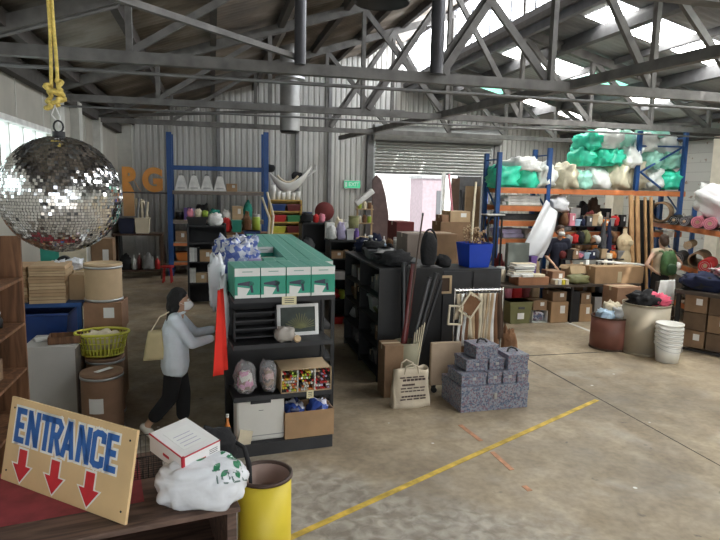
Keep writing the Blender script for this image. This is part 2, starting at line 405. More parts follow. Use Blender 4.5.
# back wall: ribbed metal cladding round the roller door
DX0, DX1, DZ = at(372,171,y=YB).x, at(490,172,y=YB).x, at(372,141,y=YB).z
clad = mat('ribbed_cladding', (.55,.55,.53), .45, .25, var=.06, scale=1)
def ribbed(mb, x0, x1, z0, z1f):
    x = x0; p = .17
    while x < x1-.001:
        q = [(x, 0), (x+.05, 0), (x+.07, -.035), (x+.15, -.035), (x+p, 0)]
        for (xa, ya), (xb, yb_) in zip(q[:-1], q[1:]):
            xa, xb = min(xa, x1), min(xb, x1)
            if xb-xa < 1e-5: continue
            mb.add([(xa, YB+ya, z0), (xb, YB+yb_, z0), (xb, YB+yb_, z1f(xb)), (xa, YB+ya, z1f(xa))], [(0,1,2,3)])
        x += p
bw = MB(); ztop = lambda x: (zroofL(x)-.02) if x < XM else zroofR(x)-.02
bx0 = at(133, 150, y=YB).x
ribbed(bw, bx0, DX0, 0, ztop); ribbed(bw, DX0, XM-.01, DZ, ztop); ribbed(bw, XM, DX1, DZ, ztop); ribbed(bw, DX1, XR, 0, ztop)
struct('wall_back', bw, clad, thick=.01)
struct('wall_back', MB().span((XL, YB-.3, 0), (bx0, YB, 4.3)), mat('plaster_nib', (.52,.52,.48), .85, var=.08))
g = MB()                                         # girts and door portal
for z in (5.0, 6.0): g.span((-2.3, YB-.14, z-.05), (XM-.1, YB-.06, z+.05)) if z < 5.5 else g.span((2.2, YB-.14, z-.05), (XM-.1, YB-.06, z+.05))
for x in (DX0-.12, DX1+.12): g.span((x-.1, YB-.22, 0), (x+.1, YB-.04, DZ+.1))
g.span((DX0-.2, YB-.35, DZ), (DX1+.2, YB-.04, DZ+.3))
for x in (at(297,60,y=YB).x, at(330,60,y=YB).x, .2): g.span((x-.05, YB-.2, 0), (x+.05, YB-.05, ztop(x)-.2))
struct('trim_4', g, mat('grey_steelwork', (.2,.2,.205), .5, .2, var=.15))
# roller door, partly lowered
rz0 = at(372, 171, y=YB).z
m = MB(); z = DZ
while z > rz0:
    m.cyl((DX0, YB-.1, z-.05), (DX1, YB-.1, z-.05), .052, n=8); z -= .1
d1 = struct('door_1', m, mat('roller_slats', (.42,.43,.42), .4, .5, var=.08))
MB().span((DX0, YB-.15, rz0-.08), (DX1, YB-.05, rz0)).build('bottom_rail', mat('rail_dark', (.12,.12,.12), .5), d1)
m = MB().cyl((DX0-.1, YB-.45, DZ+.25), (DX1+.1, YB-.45, DZ+.25), .24, n=20); m.build('drum_hood', mat('hood_grey', (.3,.31,.31), .5, .3), d1)
MB().span((DX0-.02, YB-.16, 0), (DX0+.06, YB-.04, DZ)).span((DX1-.06, YB-.16, 0), (DX1+.02, YB-.04, DZ)).build('guide_rail', galv, d1)
# yard outside the roller door
struct('ground', MB().span((-6, YB+.2, -.2), (22, 44, -.02)), mat('yard_concrete', (.6,.6,.58), .9, var=.08))
yw = MB().span((-6, 34, 0), (22, 34.3, 7)); struct('wall_yard', yw, mat('yard_wall', (.75,.75,.73), .9, var=.05))
for x, w_, lab in ((at(425,200,y=30).x, 1.0, 'pale mauve building seen across the yard through the roller door'),):
    t = thing('shed', lab, 'building', (x, 30, 0))
    MB().span((-w_/2, -1, 0), (w_/2+.2, 1, 3.1)).build('wall', mat('mauve_wall', (.3,.24,.26), .9, var=.1), t)
    MB().span((-w_/2-.1, -1.1, 3.1), (w_/2+.3, 1.1, 3.25)).build('roof', cm('grey'), t)
    MB().span((.25, -1.03, .9), (.6, -1, 2.5)).build('window', cm('dark grey', 'gloss'), t)
# ---------- roof trusses (part of the room) ----------
tm = mat('truss_steel', (.14,.135,.13), .55, .2, var=.25, scale=5); tml = mat('truss_timber', (.145,.14,.135), .6, var=.3, scale=5)
def truss(Y, idx, heavy):
    m = MB()
    h = .13 if heavy else .11
    m.span((XL, Y-.06, ZE), (XR, Y+.06, ZE+h))
    tl = lambda x: zroofL(x)-.22 if x < XM else zroofR(x)-.2
    m.bar((XL, Y, zroofL(XL)-.16), (XM, Y, tl(XM-.01)), .12, .16); m.bar((XM, Y, zroofR(XM)-.16), (XR, Y, zroofR(XR)-.16), .12, .16)
    N = [-.9, 1.05, 2.8, 4.5, XM, 7.7, 9.2, 10.7]
    for i, x in enumerate(N):
        w = .07
        m.span((x-w/2, Y-.045, ZE+h), (x+w/2, Y+.045, tl(x-.01)))
    for i in (0, 2): m.bar((N[i], Y+.02, ZE+h), (N[i+1], Y+.02, tl(N[i+1])), .06, .08)
    m.bar((N[2]+.1, Y-.06, ZE+h), (N[3], Y-.06, tl(N[3])), .06, .1)
    m.bar((N[3], Y+.06, ZE+h), (N[2], Y+.06, tl(N[2])), .06, .1)
    m.bar((XM, Y, ZE+h), (N[3], Y, tl(N[3])), .07, .1)
    for i in range(5, 8): m.bar((N[i], Y, ZE+h), (N[i-1], Y, tl(N[i-1]+.01)), .07, .1)
    struct('trim_%d' % idx, m, tml)
for i, Y in enumerate((-3.8, 0, 3.8, 7.6, 11.4, 15.15)): truss(Y, 10+i, Y < 8)
m = MB()
for x in (1.05, 2.8): m.cyl((x, 7.48, ZE+.1), (x, 7.48, zroofL(x)-.2), .085 if x > 2 else .07, n=16)
struct('trim_20', m, mat('dark_tube', (.07,.07,.08), .4, .3, var=.15))
# purlins along the roof
m = MB()
for x in (-2.2, -1.1, .05, 1.25, 2.45, 3.6, 4.7): m.span((x-.05, YF, zroofL(x)-.2), (x+.05, YB, zroofL(x)-.02))
struct('trim_21', m, mat('dark_purlin', (.075,.065,.06), .7, var=.2))
m = MB()
for x in (6.0, 7.0, 8.2, 9.4, 10.6, 11.7): m.span((x-.04, YF, zroofR(x)-.14), (x+.04, YB, zroofR(x)-.02))
m.span((6.9, YF, zroofR(7)-.28), (7.06, YB, zroofR(7)-.14)); m.span((9.3, YF, zroofR(9.4)-.28), (9.46, YB, zroofR(9.4)-.14))
struct('trim_22', m, mat('grey_purlin', (.11,.11,.115), .6, var=.2))
m = MB()                                         # wall plate, wind braces and a service pipe
m.span((XL-.02, YF, 3.98), (XL+.14, YB, 4.2)); m.span((XR-.14, YF, 3.98), (XR+.02, YB, 4.2))
struct('trim_23', m, mat('dark_plate', (.06,.055,.05), .8, var=.2))
m = MB()
m.bar(at(340,138,z=ZE+.1), at(724,50,z=ZE+.1), .1, .12)
m.bar((XL, 15.1, ZE+.12), (2.8, 11.4, ZE+.12), .06, .06); m.bar((XM, 15.1, ZE+.2), (10.6, 11.4, ZE+.2), .06, .06); m.bar((XL,3.8,ZE+.2),(1.05,7.6,ZE+.2), .06,.06)
struct('trim_24', m, tml)
m = MB(); m.cyl((XL, 7.42, ZE-.13), (XR, 7.42, ZE-.13), .022, n=8); m.cyl((XL, 11.3, ZE-.1), (XR, 11.3, ZE-.1), .018, n=8)
A = at(0,36,y=6.9); B = at(118,6,y=6.9); m.tube([A+(A-B)*.6, A, B, B+Vector((.03,0,.1)), B+Vector((.02,0,.3))], .02)
struct('trim_25', m, mat('dull_conduit', (.16,.16,.16), .5, .3, var=.2))
# flue pipe with collar
Yf = 14.2; p = at(290, 105, y=Yf)
t = thing('flue_pipe', 'wide galvanised flue pipe hanging below the dark roof by the back wall', 'pipe', (p.x, Yf, zat(290,131,Yf)))
hh = zroofL(p.x)+.05-zat(290,131,Yf)
MB().cyl((0,0,0), (0,0,hh), .23, n=24).build('pipe', mat('dull_flue', (.4,.4,.4), .45, .5, var=.2, scale=3), t)
MB().cyl((0,0,1.15), (0,0,1.2), .34, n=24).build('collar', galv, t)
MB().cyl((0,-.0,-.05),(0,0,.0), .2, .23, n=24).build('cowl', blackm, t)
# high bay lamp near the ridge
p = at(382, 1, y=6.2)
t = thing('pendant_lamp', 'round dark high bay lamp hanging under the ridge at the top edge', 'lamp', (p.x, 6.2, p.z-.02))
MB().lathe([(.28,0), (.27,.02), (.2,.16), (.08,.24), (.06,.3)], 28).build('lamp_shade', blackm, t, thick=.01)
MB().cyl((0,0,.28), (0,0,.42), .06).build('housing', charcoal, t)
MB().cyl((0,0,.4), (0,0,zroofL(p.x)-p.z), .008, n=6).build('cable', blackm, t)
# light fittings of the world
sc = bpy.context.scene
W = bpy.data.worlds.new('sky'); sc.world = W; W.use_nodes = True
W.node_tree.nodes['Background'].inputs['Color'].default_value = (.9,.95,1,1); W.node_tree.nodes['Background'].inputs['Strength'].default_value = 1.7
def area(name, loc, rot, sx, sy, power, col=(1,1,1)):
    L = bpy.data.lights.new(name, 'AREA'); L.shape = 'RECTANGLE'; L.size = sx; L.size_y = sy; L.energy = power; L.color = col
    o = bpy.data.objects.new(name, L); C.objects.link(o); o.location = loc; o.rotation_euler = rot; return o
S = bpy.data.lights.new('sun', 'SUN'); S.energy = 3; S.angle = .02; S.color = (1,.96,.9)
so = bpy.data.objects.new('sun', S); C.objects.link(so); so.rotation_euler = (math.radians(48), 0, math.radians(20))
cd = bpy.data.cameras.new('camera'); co = bpy.data.objects.new('camera', cd); C.objects.link(co)
M = Matrix((CR, CU, -CF)).transposed().to_4x4(); M.translation = (0, 0, H); co.matrix_world = M
cd.sensor_width = 36; cd.lens = FPX/720*36; cd.clip_start = .05; cd.clip_end = 200
sc.camera = co
sc.view_settings.view_transform = 'Standard'; sc.view_settings.look = 'None'; sc.view_settings.gamma = 1; sc.view_settings.use_curve_mapping = False
sc.view_settings.exposure = 0.85
# ================= makers =================
def carton(label, loc, d, rz=0, m=None, group=None, open_=False, sticker=True, tape_=True, name='cardboard_box', cat='box', stc=None, fill=None):
    """d = width (x), depth (y), height; origin at the base"""
    m = m or kraft; w, e, h = d; t = thing(name, label, cat, loc, rz, group)
    if open_:
        b = MB(); k = .006
        b.span((-w/2,-e/2,0),(w/2,e/2,k)); b.span((-w/2,-e/2,k),(w/2,-e/2+k,h)); b.span((-w/2,e/2-k,k),(w/2,e/2,h))
        b.span((-w/2,-e/2+k,k),(-w/2+k,e/2-k,h)); b.span((w/2-k,-e/2+k,k),(w/2,e/2-k,h)); b.build('body', m, t)
        for s, ax in ((-1,0),(1,0),(-1,1),(1,1)):
            f = MB(); L = (e if ax == 0 else w)/2*.8
            if ax == 0: f.bar((s*w/2, 0, h), (s*(w/2+L*.55), 0, h-L*.55), e*.98, .005)
            else: f.bar((0, s*e/2, h), (0, s*(e/2+L*.3), h-L*.75), w*.98, .005)
            if not (ax == 1 and s > 0): f.build('flap', m, t)
    else:
        MB().span((-w/2,-e/2,0),(w/2,e/2,h)).build('body', m, t, bev=min(.006, h*.05))
        if tape_: MB().span((-w/2*.999,-.025,h),(w/2*.999,.025,h+.0015)).span((-w/2-.0015,-.025,h-.07),(-w/2,.025,h)).build('tape', tape, t)
    if sticker: MB().span((w*.02,-e/2-.0025,h*.45),(w*.3,-e/2-.0005,h*.82)).build('sticker', stc or paper, t)
    return t
def drum(label, loc, r, h, m=None, lid=False, sticker=True, name='fibre_drum', group=None, inner=None, rimm=None, cat='drum', sp=0):
    m = m or kraft; t = thing(name, label, cat, loc, 0, group)
    if lid:
        MB().cyl((0,0,0),(0,0,h-.03), r, n=36).build('body', m, t)
        MB().lathe([(0,h-.03),(r+.006,h-.03),(r+.006,h),(r-.02,h+.004),(r-.025,h-.004),(0,h-.004)], 36).build('lid', m, t)
    else:
        MB().lathe([(0,.01),(r-.008,.01),(r-.008,h)], 36).build('inner_wall', inner or m, t)
        MB().lathe([(r-.008,h),(r,h),(r,0),(0,0)], 36).build('body', m, t)
    MB().lathe([(r-.01,h-.055 if lid else h-.01),(r+.01,h-.055 if lid else h-.01),(r+.01,h-.03 if lid else h+.008),(r-.01,h-.03 if lid else h+.008),(r-.01,h-.055 if lid else h-.01)], 36).build('rim', rimm or galv, t)
    MB().lathe([(r,.0),(r+.008,.0),(r+.008,.03),(r,.03)], 36).build('foot_ring', rimm or galv, t)
    if sticker:
        g = MB().grid(lambda u, v: ((r+.002)*math.sin(-.5+u*.7+sp), -(r+.002)*math.cos(-.5+u*.7+sp), h*(.38+.25*v)), 8, 1); g.build('sticker', paper, t)
    return t
# ================= FOREGROUND =================
BZ = .85
bench_wood = wood_mat('worn_dark_bench', (.06,.035,.025), (.19,.115,.085), 9)
redtop = mat('worn_red_paint', (.3,.045,.055), .7, var=.35, scale=7)
t = thing('wooden_cabinet', 'worn dark wooden cabinet in the foreground, its top partly painted red', 'cabinet', (-.862, 3.422, 0), .17)
hw = .93
MB().span((-hw-.02,-.45,BZ-.03),(hw,.45,BZ)).build('top_board', bench_wood, t, bev=.004)
for s in (-1, 1): MB().span((s*hw-.03*s,-.42,0),(s*hw-.055*s,.42,BZ-.03)).build('side_panel', bench_wood, t)
MB().span((-hw+.06,.38,.02),(hw-.06,.4,BZ-.03)).build('back_panel', bench_wood, t)
MB().span((-hw+.055,-.42,.35),(hw-.055,.38,.37)).build('shelf', bench_wood, t)
for s in (-1, 1): MB().span((s*hw-.02*s,-.44,0),(s*hw-.07*s,-.42,BZ-.03)).build('front_post', bench_wood, t)
MB().span((-hw,-.2,BZ),(.45,.44,BZ+.002)).build('painted_top', redtop, t, bev=0)
# ENTRANCE sign
BLp, BRp = Vector((-1.23,3.73,BZ+.004)), Vector((-.455,3.065,BZ+.004))
dd = (BRp-BLp); L = dd.length; ang = math.atan2(dd.y, dd.x)
ply = mat('varnished_plywood', (.72,.5,.26), .45, var=.1, scale=3, coat=.2)
t = thing('entrance_sign', 'wooden ENTRANCE sign with blue letters and three red arrows', 'sign', (BLp+BRp)/2, ang)
t.rotation_euler = (math.radians(-12), 0, ang)
SH = .485
MB().span((-L/2,0,0),(L/2,.018,SH)).build('board', ply, t, bev=.003)
wht = mat('sign_white', (.85,.83,.78), .5, var=.03); blu = mat('sign_blue', (.03,.13,.42), .5, var=.12, scale=12); redp = mat('sign_red', (.62,.03,.04), .5, var=.1, scale=12)
Tm = lambda y, x, z: Matrix.Translation((x, y, z)) @ FRONT
# hand painted letters, built as blocky strokes
def letter(ch, w, h, s):
    S = []
    if ch == 'E': S = [[(0,0),(0,h)],[(0,h-s/2),(w,h-s/2)],[(0,h/2),(w*.85,h/2)],[(0,s/2),(w,s/2)]]
    if ch == 'N': S = [[(0,0),(0,h)],[(w,0),(w,h)],[(0,h-s*.3),(w,s*.3)]]
    if ch == 'T': S = [[(w/2,0),(w/2,h)],[(-s*.4,h-s/2),(w+s*.4,h-s/2)]]
    if ch == 'R': S = [[(0,0),(0,h)],[(0,h-s/2),(w*.7,h-s/2),(w,h*.78),(w*.7,h*.52),(0,h*.5)],[(w*.45,h*.5),(w,0)]]
    if ch == 'A': S = [[(-s*.1,0),(w/2,h)],[(w+s*.1,0),(w/2,h)],[(w*.2,h*.3),(w*.8,h*.3)]]
    if ch == 'C': S = [[(w,h*.72),(w,h*.88),(w*.72,h-s/2),(w*.28,h-s/2),(0,h*.85),(0,h*.15),(w*.28,s/2),(w*.72,s/2),(w,h*.12),(w,h*.28)]]
    return S
def paint(x0, z0, ch, w, h, s, y, grow, th):
    m = MB()
    for st in letter(ch, w, h, s):
        for i, (p, q) in enumerate(zip(st[:-1], st[1:])):
            a, b = Vector((x0+p[0], 0, z0+p[1])), Vector((x0+q[0], 0, z0+q[1])); d = (b-a).normalized()
            ex = grow+(s*.3 if len(st) > 2 else 0); a -= d*ex; b += d*ex
            nrm = Vector((-d.z, 0, d.x))*(s/2+grow)
            yo = y-i*.00003
            m.add([a+nrm+Vector((0,yo,0)), a-nrm+Vector((0,yo,0)), b-nrm+Vector((0,yo,0)), b+nrm+Vector((0,yo,0)), a+nrm+Vector((0,yo-th,0)), a-nrm+Vector((0,yo-th,0)), b-nrm+Vector((0,yo-th,0)), b+nrm+Vector((0,yo-th,0))],
                  [(0,1,2,3),(7,6,5,4),(0,4,5,1),(1,5,6,2),(2,6,7,3),(3,7,4,0)])
    return m
lx = [-.425,-.32,-.208,-.12,-.018,.105,.215,.325]
hs = [.215]*8
for ch, x in zip('ENTRANCE', lx):
    z = .235; w = .07
    paint(x, z, ch, w, .2, .035, -.0002, .013, .0006).build('letter_outline', wht, t)
    paint(x, z, ch, w, .2, .035, -.0012, 0, .0006).build('letter', blu, t)
for x in (-.34, -.06, .22):
    ar = lambda g: [(-.034-g,.205+g),(.034+g,.205+g),(.034+g,.115+g*.6),(.078+g*1.6,.115+g*.6),(0,.02-g*1.2),(-.078-g*1.6,.115+g*.6),(-.034-g,.115+g*.6)]
    sh = Matrix.Translation((x, -.0002, 0)); MB().prism(ar(.011)[::-1], .0008, M=sh).build('arrow_outline', wht, t)
    sh = Matrix.Translation((x, -.0014, 0)); MB().prism(ar(0)[::-1], .0008, M=sh).build('arrow', redp, t)
for sx in (-1, 1):
    for z in (.06, SH-.06): MB().cyl((sx*(L/2-.04),-.002,z),(sx*(L/2-.04),.001,z), .006, n=10).build('screw', blackm, t)
# wire basket behind the sign
t = thing('wire_basket', 'black wire basket on the cabinet behind the wooden sign', 'basket', (-.44, 3.72, BZ+.003), .15)
m = MB(); bw_, bd, bh = .3, .3, .14
for i in range(11):
    x = -bw_/2+bw_*i/10; m.tube([(x,-bd/2-.02,bh),(x,-bd/2,0),(x,bd/2,0),(x,bd/2+.02,bh)], .0018, 5)
    y = -bd/2+bd*i/10; m.tube([(-bw_/2-.02,y,bh),(-bw_/2,y,0),(bw_/2,y,0),(bw_/2+.02,y,bh)], .0018, 5)
m.build('wire_mesh', blackm, t)
q = MB()
q.tube([(-bw_/2-.02,-bd/2-.02,bh),(bw_/2+.02,-bd/2-.02,bh),(bw_/2+.02,bd/2+.02,bh),(-bw_/2-.02,bd/2+.02,bh)], .004, 6, closed=True); q.build('rim', blackm, t)
# white plastic bag with green leaves
plast = mat('white_plastic_film', (.74,.76,.8), .25, var=.03, sss=0, bump=.7, bscale=7)
t = thing('plastic_bag', 'stuffed white plastic carrier bag printed with green leaves, under the white carton', 'bag', (-.075, 3.26, BZ+.002), -.25)
m = MB().blob((0,0,.108), (.245,.16,.14), .11, 1.9, 4, 64, ridge=True); m.build('body', plast, t)
MB().blob((-.18,.1,.12), (.06,.05,.06), .4, 2, 9, 14, ridge=True, flat=False).build('handle', plast, t)
leaf = mat('leaf_print', (.02,.2,.09), .5, var=.05); grp = mat('grey_print', (.12,.18,.17), .5, var=0)
def leafpart(cx, cz, a, L):
    pts = [(cx+math.cos(a)*L*u-math.sin(a)*s*L*.28*math.sin(PI*u), cz+math.sin(a)*L*u+math.cos(a)*s*L*.28*math.sin(PI*u)) for s, U in ((1,[i/6 for i in range(7)]),(-1,[1-i/6 for i in range(1,6)])) for u in U]
    return pts
src = bpy.data.objects[t.children[0].name]
bpy.context.view_layer.update()
dgt = bpy.context.evaluated_depsgraph_get()
from mathutils.bvhtree import BVHTree
bv = BVHTree.FromPolygons([v.co for v in src.data.vertices], [list(p.vertices) for p in src.data.polygons])
inv = t.matrix_world.inverted(); camL = inv @ Vector((0,0,H))
def project(me, off=.002):                       # drape a flat print (given as photo-side points) on the bag
    for v in me.vertices:
        d = (inv @ Vector(v.co)-camL).normalized(); h = bv.ray_cast(camL, d)
        if h[0] is None: h = bv.find_nearest(inv @ Vector(v.co))
        v.co = h[0]+h[1]*off
def bagpt(px, py): return at(px, py, y=3.3)
for (px, py, a, Lp) in ((206,458,3.0,16),(221,455,1.1,11),(226,457,.1,13),(220,463,-2.2,11),(233,459,-.9,13),(228,470,-2.4,10),(236,470,-1.2,9)):
    pts = leafpart(px, -py, a, Lp); m = MB()
    cpt = bagpt(sum(p[0] for p in pts)/len(pts), -sum(p[1] for p in pts)/len(pts)); vs = [bagpt(p[0], -p[1]) for p in pts]
    mid = [(v+cpt)/2 for v in vs]; k = len(vs)
    m.add([cpt]+mid+vs, [(0, 1+i, 1+(i+1) % k) for i in range(k)]+[(1+i, 1+k+i, 1+k+(i+1) % k, 1+(i+1) % k) for i in range(k)])
    o = m.build('leaf_print', leaf, t); project(o.data)
for st in ([(212,471),(220,470)],[(216,471),(218,484)],[(224,472),(228,472),(230,478),(228,483),(224,483),(222,478),(224,472)],[(239,472),(234,472),(232,477),(234,482),(240,481)],[(242,471),(243,480),(247,480),(248,471)]):
    m = MB()
    for p, q in zip(st[:-1], st[1:]):
        dx, dy = q[0]-p[0], q[1]-p[1]; l_ = math.hypot(dx, dy); nx, ny = -dy/l_*.8, dx/l_*.8
        m.add([bagpt(p[0]+nx,p[1]+ny), bagpt(p[0]-nx,p[1]-ny), bagpt(q[0]-nx,q[1]-ny), bagpt(q[0]+nx,q[1]+ny)], [(0,1,2,3)])
    o = m.build('letter', grp, t); project(o.data)
# carton on the bag
ct = thing('carton', 'white carton with red edge stripes tilted on top of the plastic bag', 'box', (-.168, 3.4, BZ+.212), .55)
ct.rotation_euler = (math.radians(8), math.radians(-6), .62)
wc, dc, hc = .245, .33, .115
wcm = mat('white_card', (.8,.79,.78), .5, var=.03); rc = mat('red_card', (.5,.02,.04), .5, var=.04)
MB().span((-wc/2,-dc/2,0),(wc/2,dc/2,hc)).build('body', wcm, ct, bev=.002)
MB().span((-wc/2-.001,-dc/2-.001,-.001),(-wc/2+.014,-dc/2+.014,hc+.001)).span((-wc/2-.001,-dc/2-.001,hc-.005),(wc/2+.001,-dc/2+.004,hc+.001)).span((-wc/2-.001,-dc/2+.014,hc-.006),(-wc/2+.004,dc/2,hc+.001)).build('red_edge', rc, ct)
MB().span((-wc*.3,-dc*.32,hc),(wc*.32,dc*.3,hc+.0012)).build('top_label', paper, ct)
m = MB()
for i in range(4): m.span((-wc*.22,-dc*.24+i*.035,hc+.0013),(wc*.22,-dc*.24+i*.035+.005,hc+.0018))
m.build('print', mat('pale_print', (.45,.42,.55), .6, var=0), ct)
MB().span((-wc*.2,-dc/2-.0015,hc*.35),(wc*.1,-dc/2-.0005,hc*.5)).build('front_print', rc, ct)
MB().span((-wc/2-.0015,-dc*.1,hc*.35),(-wc/2-.0005,dc*.08,hc*.5)).build('side_print', rc, ct)
m = MB()
for i in range(3): m.span((wc*.2,-dc/2-.0015,hc*(.5+.1*i)),(wc*.42,-dc/2-.0005,hc*(.53+.1*i)))
m.build('barcode', inkm, ct)
# black cloth bag behind the plastic bag
t = thing('shoulder_bag', 'black cloth bag slumped behind the white plastic bag', 'bag', (.0, 3.66, BZ+.002), .2)
MB().blob((0,0,.11), (.14,.1,.13), .25, 2.5, 11, 26, ridge=True).build('body', cm('black','cloth'), t)
MB().tube([(.1,-.02,.16),(.16,-.09,.13),(.17,-.17,.05),(.172,-.2,-.06)], [.012,.014,.016,.01], 8).build('strap', cm('black','cloth'), t)
# yellow bin
t = drum('tall yellow round bin with dark rim standing beside the cabinet', (.3,3.60,0), .168, .8, mat('yellow_bin', (.72,.56,.04), .45, var=.1, scale=3), sticker=False, name='yellow_bin', inner=mat('bin_inside', (.5,.38,.33), .7, var=.1), rimm=mat('bin_rim', (.07,.04,.03), .5), cat='bin')
# red pen on the gondola end (beyond the cabinet)
# ---------- left bookcase ----------
shelfw = wood_mat('oiled_shelf_wood', (.09,.042,.02), (.26,.125,.06), 7, axis='Z')
SX = -1.45
t = thing('bookcase', 'open brown wooden bookcase at the left edge below the mirror ball', 'bookcase', (SX-.22, 4.72, 0))
topz = zat(14, 236, 5.2)
for y in (-.5, .48): MB().span((-.2,y,0),(.2,y+.028,topz)).build('end_panel', shelfw, t)
for z in (.12, .72, 1.08, 1.45, topz-.35): MB().span((-.2,-.47,z),(.2,.48,z+.022)).build('shelf', shelfw, t)
MB().span((-.2,-.47,.1),(-.185,.48,topz-.04)).build('back_panel', shelfw, t)
carton('small brown wooden box on the bookcase shelf at the left edge', (SX-.2, 4.75, 1.104), (.2,.3,.16), 0, wood_mat('box_wood',(.12,.07,.04),(.3,.2,.12),8), sticker=False, tape_=False, name='wooden_box')
t = thing('bottle', 'small dark bottle on the bookcase shelf at the left edge', 'bottle', (SX-.14, 5.0, 1.474))
MB().lathe([(0,0),(.025,0),(.028,.06),(.012,.09),(.012,.11)], 14).build('body', cm('black','gloss'), t); MB().cyl((0,0,.11),(0,0,.125), .014).build('cap', cm('light grey','gloss'), t)
# ---------- mirror ball ----------
bc = Vector((-.735, 3.31, 2.53)); BR_ = .29
t = thing('mirror_ball', 'big mirror ball hanging from a yellow rope at the left', 'mirror ball', bc)
MB().lathe([((BR_-.006)*math.cos(a), (BR_-.006)*math.sin(a)) for a in [(-90+180*i/40)*PI/180 for i in range(41)]], 48).build('core', mat('ball_grout', (.1,.1,.1), .6, var=0), t)
m = MB(); R = 58
for j in range(R):
    a0, a1 = [(-89+178*q/R)*PI/180 for q in (j+.06, j+.94)]; am = (a0+a1)/2
    n = max(4, int(2*PI*math.cos(am)/(PI/R*1.0)))
    for i in range(n):
        if rnd.random() < .02: continue
        t0, t1 = 2*PI*(i+.06)/n+j, 2*PI*(i+.94)/n+j
        r = BR_; P = lambda a, th: Vector((r*math.cos(a)*math.cos(th), r*math.cos(a)*math.sin(th), r*math.sin(a)))
        vs = [P(a0,t0), P(a0,t1), P(a1,t1), P(a1,t0)]
        c_ = sum(vs, Vector())/4; nn = c_.normalized(); tl = Vector([rnd.gauss(0,.07) for _ in range(3)])
        vs = [v+nn*((v-c_).dot(tl)-.002) for v in vs]
        m.add(vs, [(0,1,2,3)])
m.build('mirror_tiles', mat('mirror_glass', (.82,.84,.86), .06, 1, var=0), t)
MB().cyl((0,0,BR_-.01),(0,0,BR_+.02), .03).build('cap', blackm, t)
MB().tube([(.0+.022*math.cos(a),0,BR_+.045+.028*math.sin(a)) for a in [2*PI*i/14 for i in range(14)]], .005, 6, closed=True).build('hanging_ring', blackm, t)
# tag fishing line and rope
rope = mat('yellow_rope', (.62,.47,.12), .8, var=.3, scale=60)
kz = 3.07-.02
t = thing('rope', 'yellow rope with a big knot holding up the mirror ball', 'rope', (bc.x-.01, bc.y, kz))
zt = zroofL(bc.x)-kz
for s in (-1, 1):
    MB().tube([(s*.011+.004*math.sin(z*9+s),.003*math.cos(z*8),z) for z in [zt*i/40 for i in range(41)]], .0085, 8).build('strand', rope, t)
kn = [(.035*math.sin(a*1.0)+.012*math.sin(3.1*a), .03*math.cos(a*1.7), .02-.115*i/60+.02*math.cos(a*1.3)) for i, a in enumerate([i*.32 for i in range(60)])]
MB().tube(kn, .011, 8).build('knot', rope, t)
MB().tube([(0,0,-.09),(.02,0,-.14),(.01,0,-.19),(bc.x*0+.01,0,bc.z+BR_+.065-kz)], .003, 6).tube([(0,0,-.08),(-.02,.0,-.13),(.01,0,bc.z+BR_+.065-kz)], .003, 6).build('clear_line', mat('clear_cord', (.7,.7,.7), .3, var=0), t)

# ================= LEFT MIDDLE =================
# tall white cabinet with a brown tray on it
Yw = 6.75
x0, x1, zt = xat(22,360,Yw), xat(76,360,Yw), zat(50,347,Yw)
t = thing('white_cabinet', 'big plain off-white cabinet below the blue crates, brown tray on top', 'cabinet', ((x0+x1)/2, Yw+.28, 0))
w = x1-x0
MB().span((-w/2,-.28,.03),(w/2,.28,zt)).build('body', mat('offwhite_laminate', (.5,.49,.47), .5, var=.04), t, bev=.006)
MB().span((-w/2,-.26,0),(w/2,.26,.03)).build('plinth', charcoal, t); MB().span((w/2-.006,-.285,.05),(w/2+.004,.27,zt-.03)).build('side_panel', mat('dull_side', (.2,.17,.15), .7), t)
t2 = thing('wooden_tray', 'small brown wooden tray with papers on the off-white cabinet', 'tray', ((x0+x1)/2+.12, Yw+.2, zt+.002), .12)
m = MB().span((-.16,-.11,0),(.16,.11,.01))
for s in (-1,1): m.span((-.16,s*.11,0),(.16,s*.1,.08)).span((s*.16,-.11,0),(s*.15,.11,.08))
m.build('body', shelfw, t2)
MB().span((-.02,-.07,.011),(.1,.05,.05)).build('divider', cm('dark brown'), t2)
o = tag(MB().box((0,0,.01), (.18,.13,.02)).build('paper_stack', paper, loc=((x0+x1)/2-.12, Yw+.32, zt+.001), rz=.4), 'loose white papers beside the brown tray', 'papers')
# blue crates on a blue steel trestle
Yb = 7.5; zb = zat(50, 303, Yb)
bplast = mat('blue_plastic', (.015,.05,.2), .4, var=.1)
t = thing('steel_trolley', 'blue steel trolley carrying brown flattened boxes by the left wall', 'trolley', (-2.0, Yb+.4, 0))
MB().span((-.5,-.42,zb-.05),(.5,.42,zb)).build('deck', bluem, t)
MB().span((-.5,-.42,.42),(.5,.42,.45)).build('lower_deck', bluem, t)
for sx in (-.47,.47):
    for sy in (-.39,.39): MB().span((sx-.025,sy-.025,.03),(sx+.025,sy+.025,zb-.05)).build('leg', bluem, t); MB().cyl((sx-.02,sy,.035),(sx+.02,sy,.035), .035).build('castor', blackm, t)
for i, lab in enumerate(('dark blue plastic tub on the blue trolley behind the white cabinet',)):
    t = thing('storage_tub', lab, 'tub', (-2.02, Yb+.38, .452))
    m = MB(); m.lathe([(0,.005),(.33,.0),(.4,zb-.16-.45),(.43,zb-.15-.45),(.42,zb-.13-.45),(.38,zb-.16-.45),(.31,.02),(0,.02)], 4, smooth=False, M=Matrix.Rotation(PI/4,4,'Z') @ Matrix.Diagonal((1.25,1.25,1,1)))
    m.build('body', bplast, t)
    MB().span((-.06,-.42,.22),(.08,-.39,.27)).build('label', mat('pale_blue_label', (.3,.38,.5), .5), t)
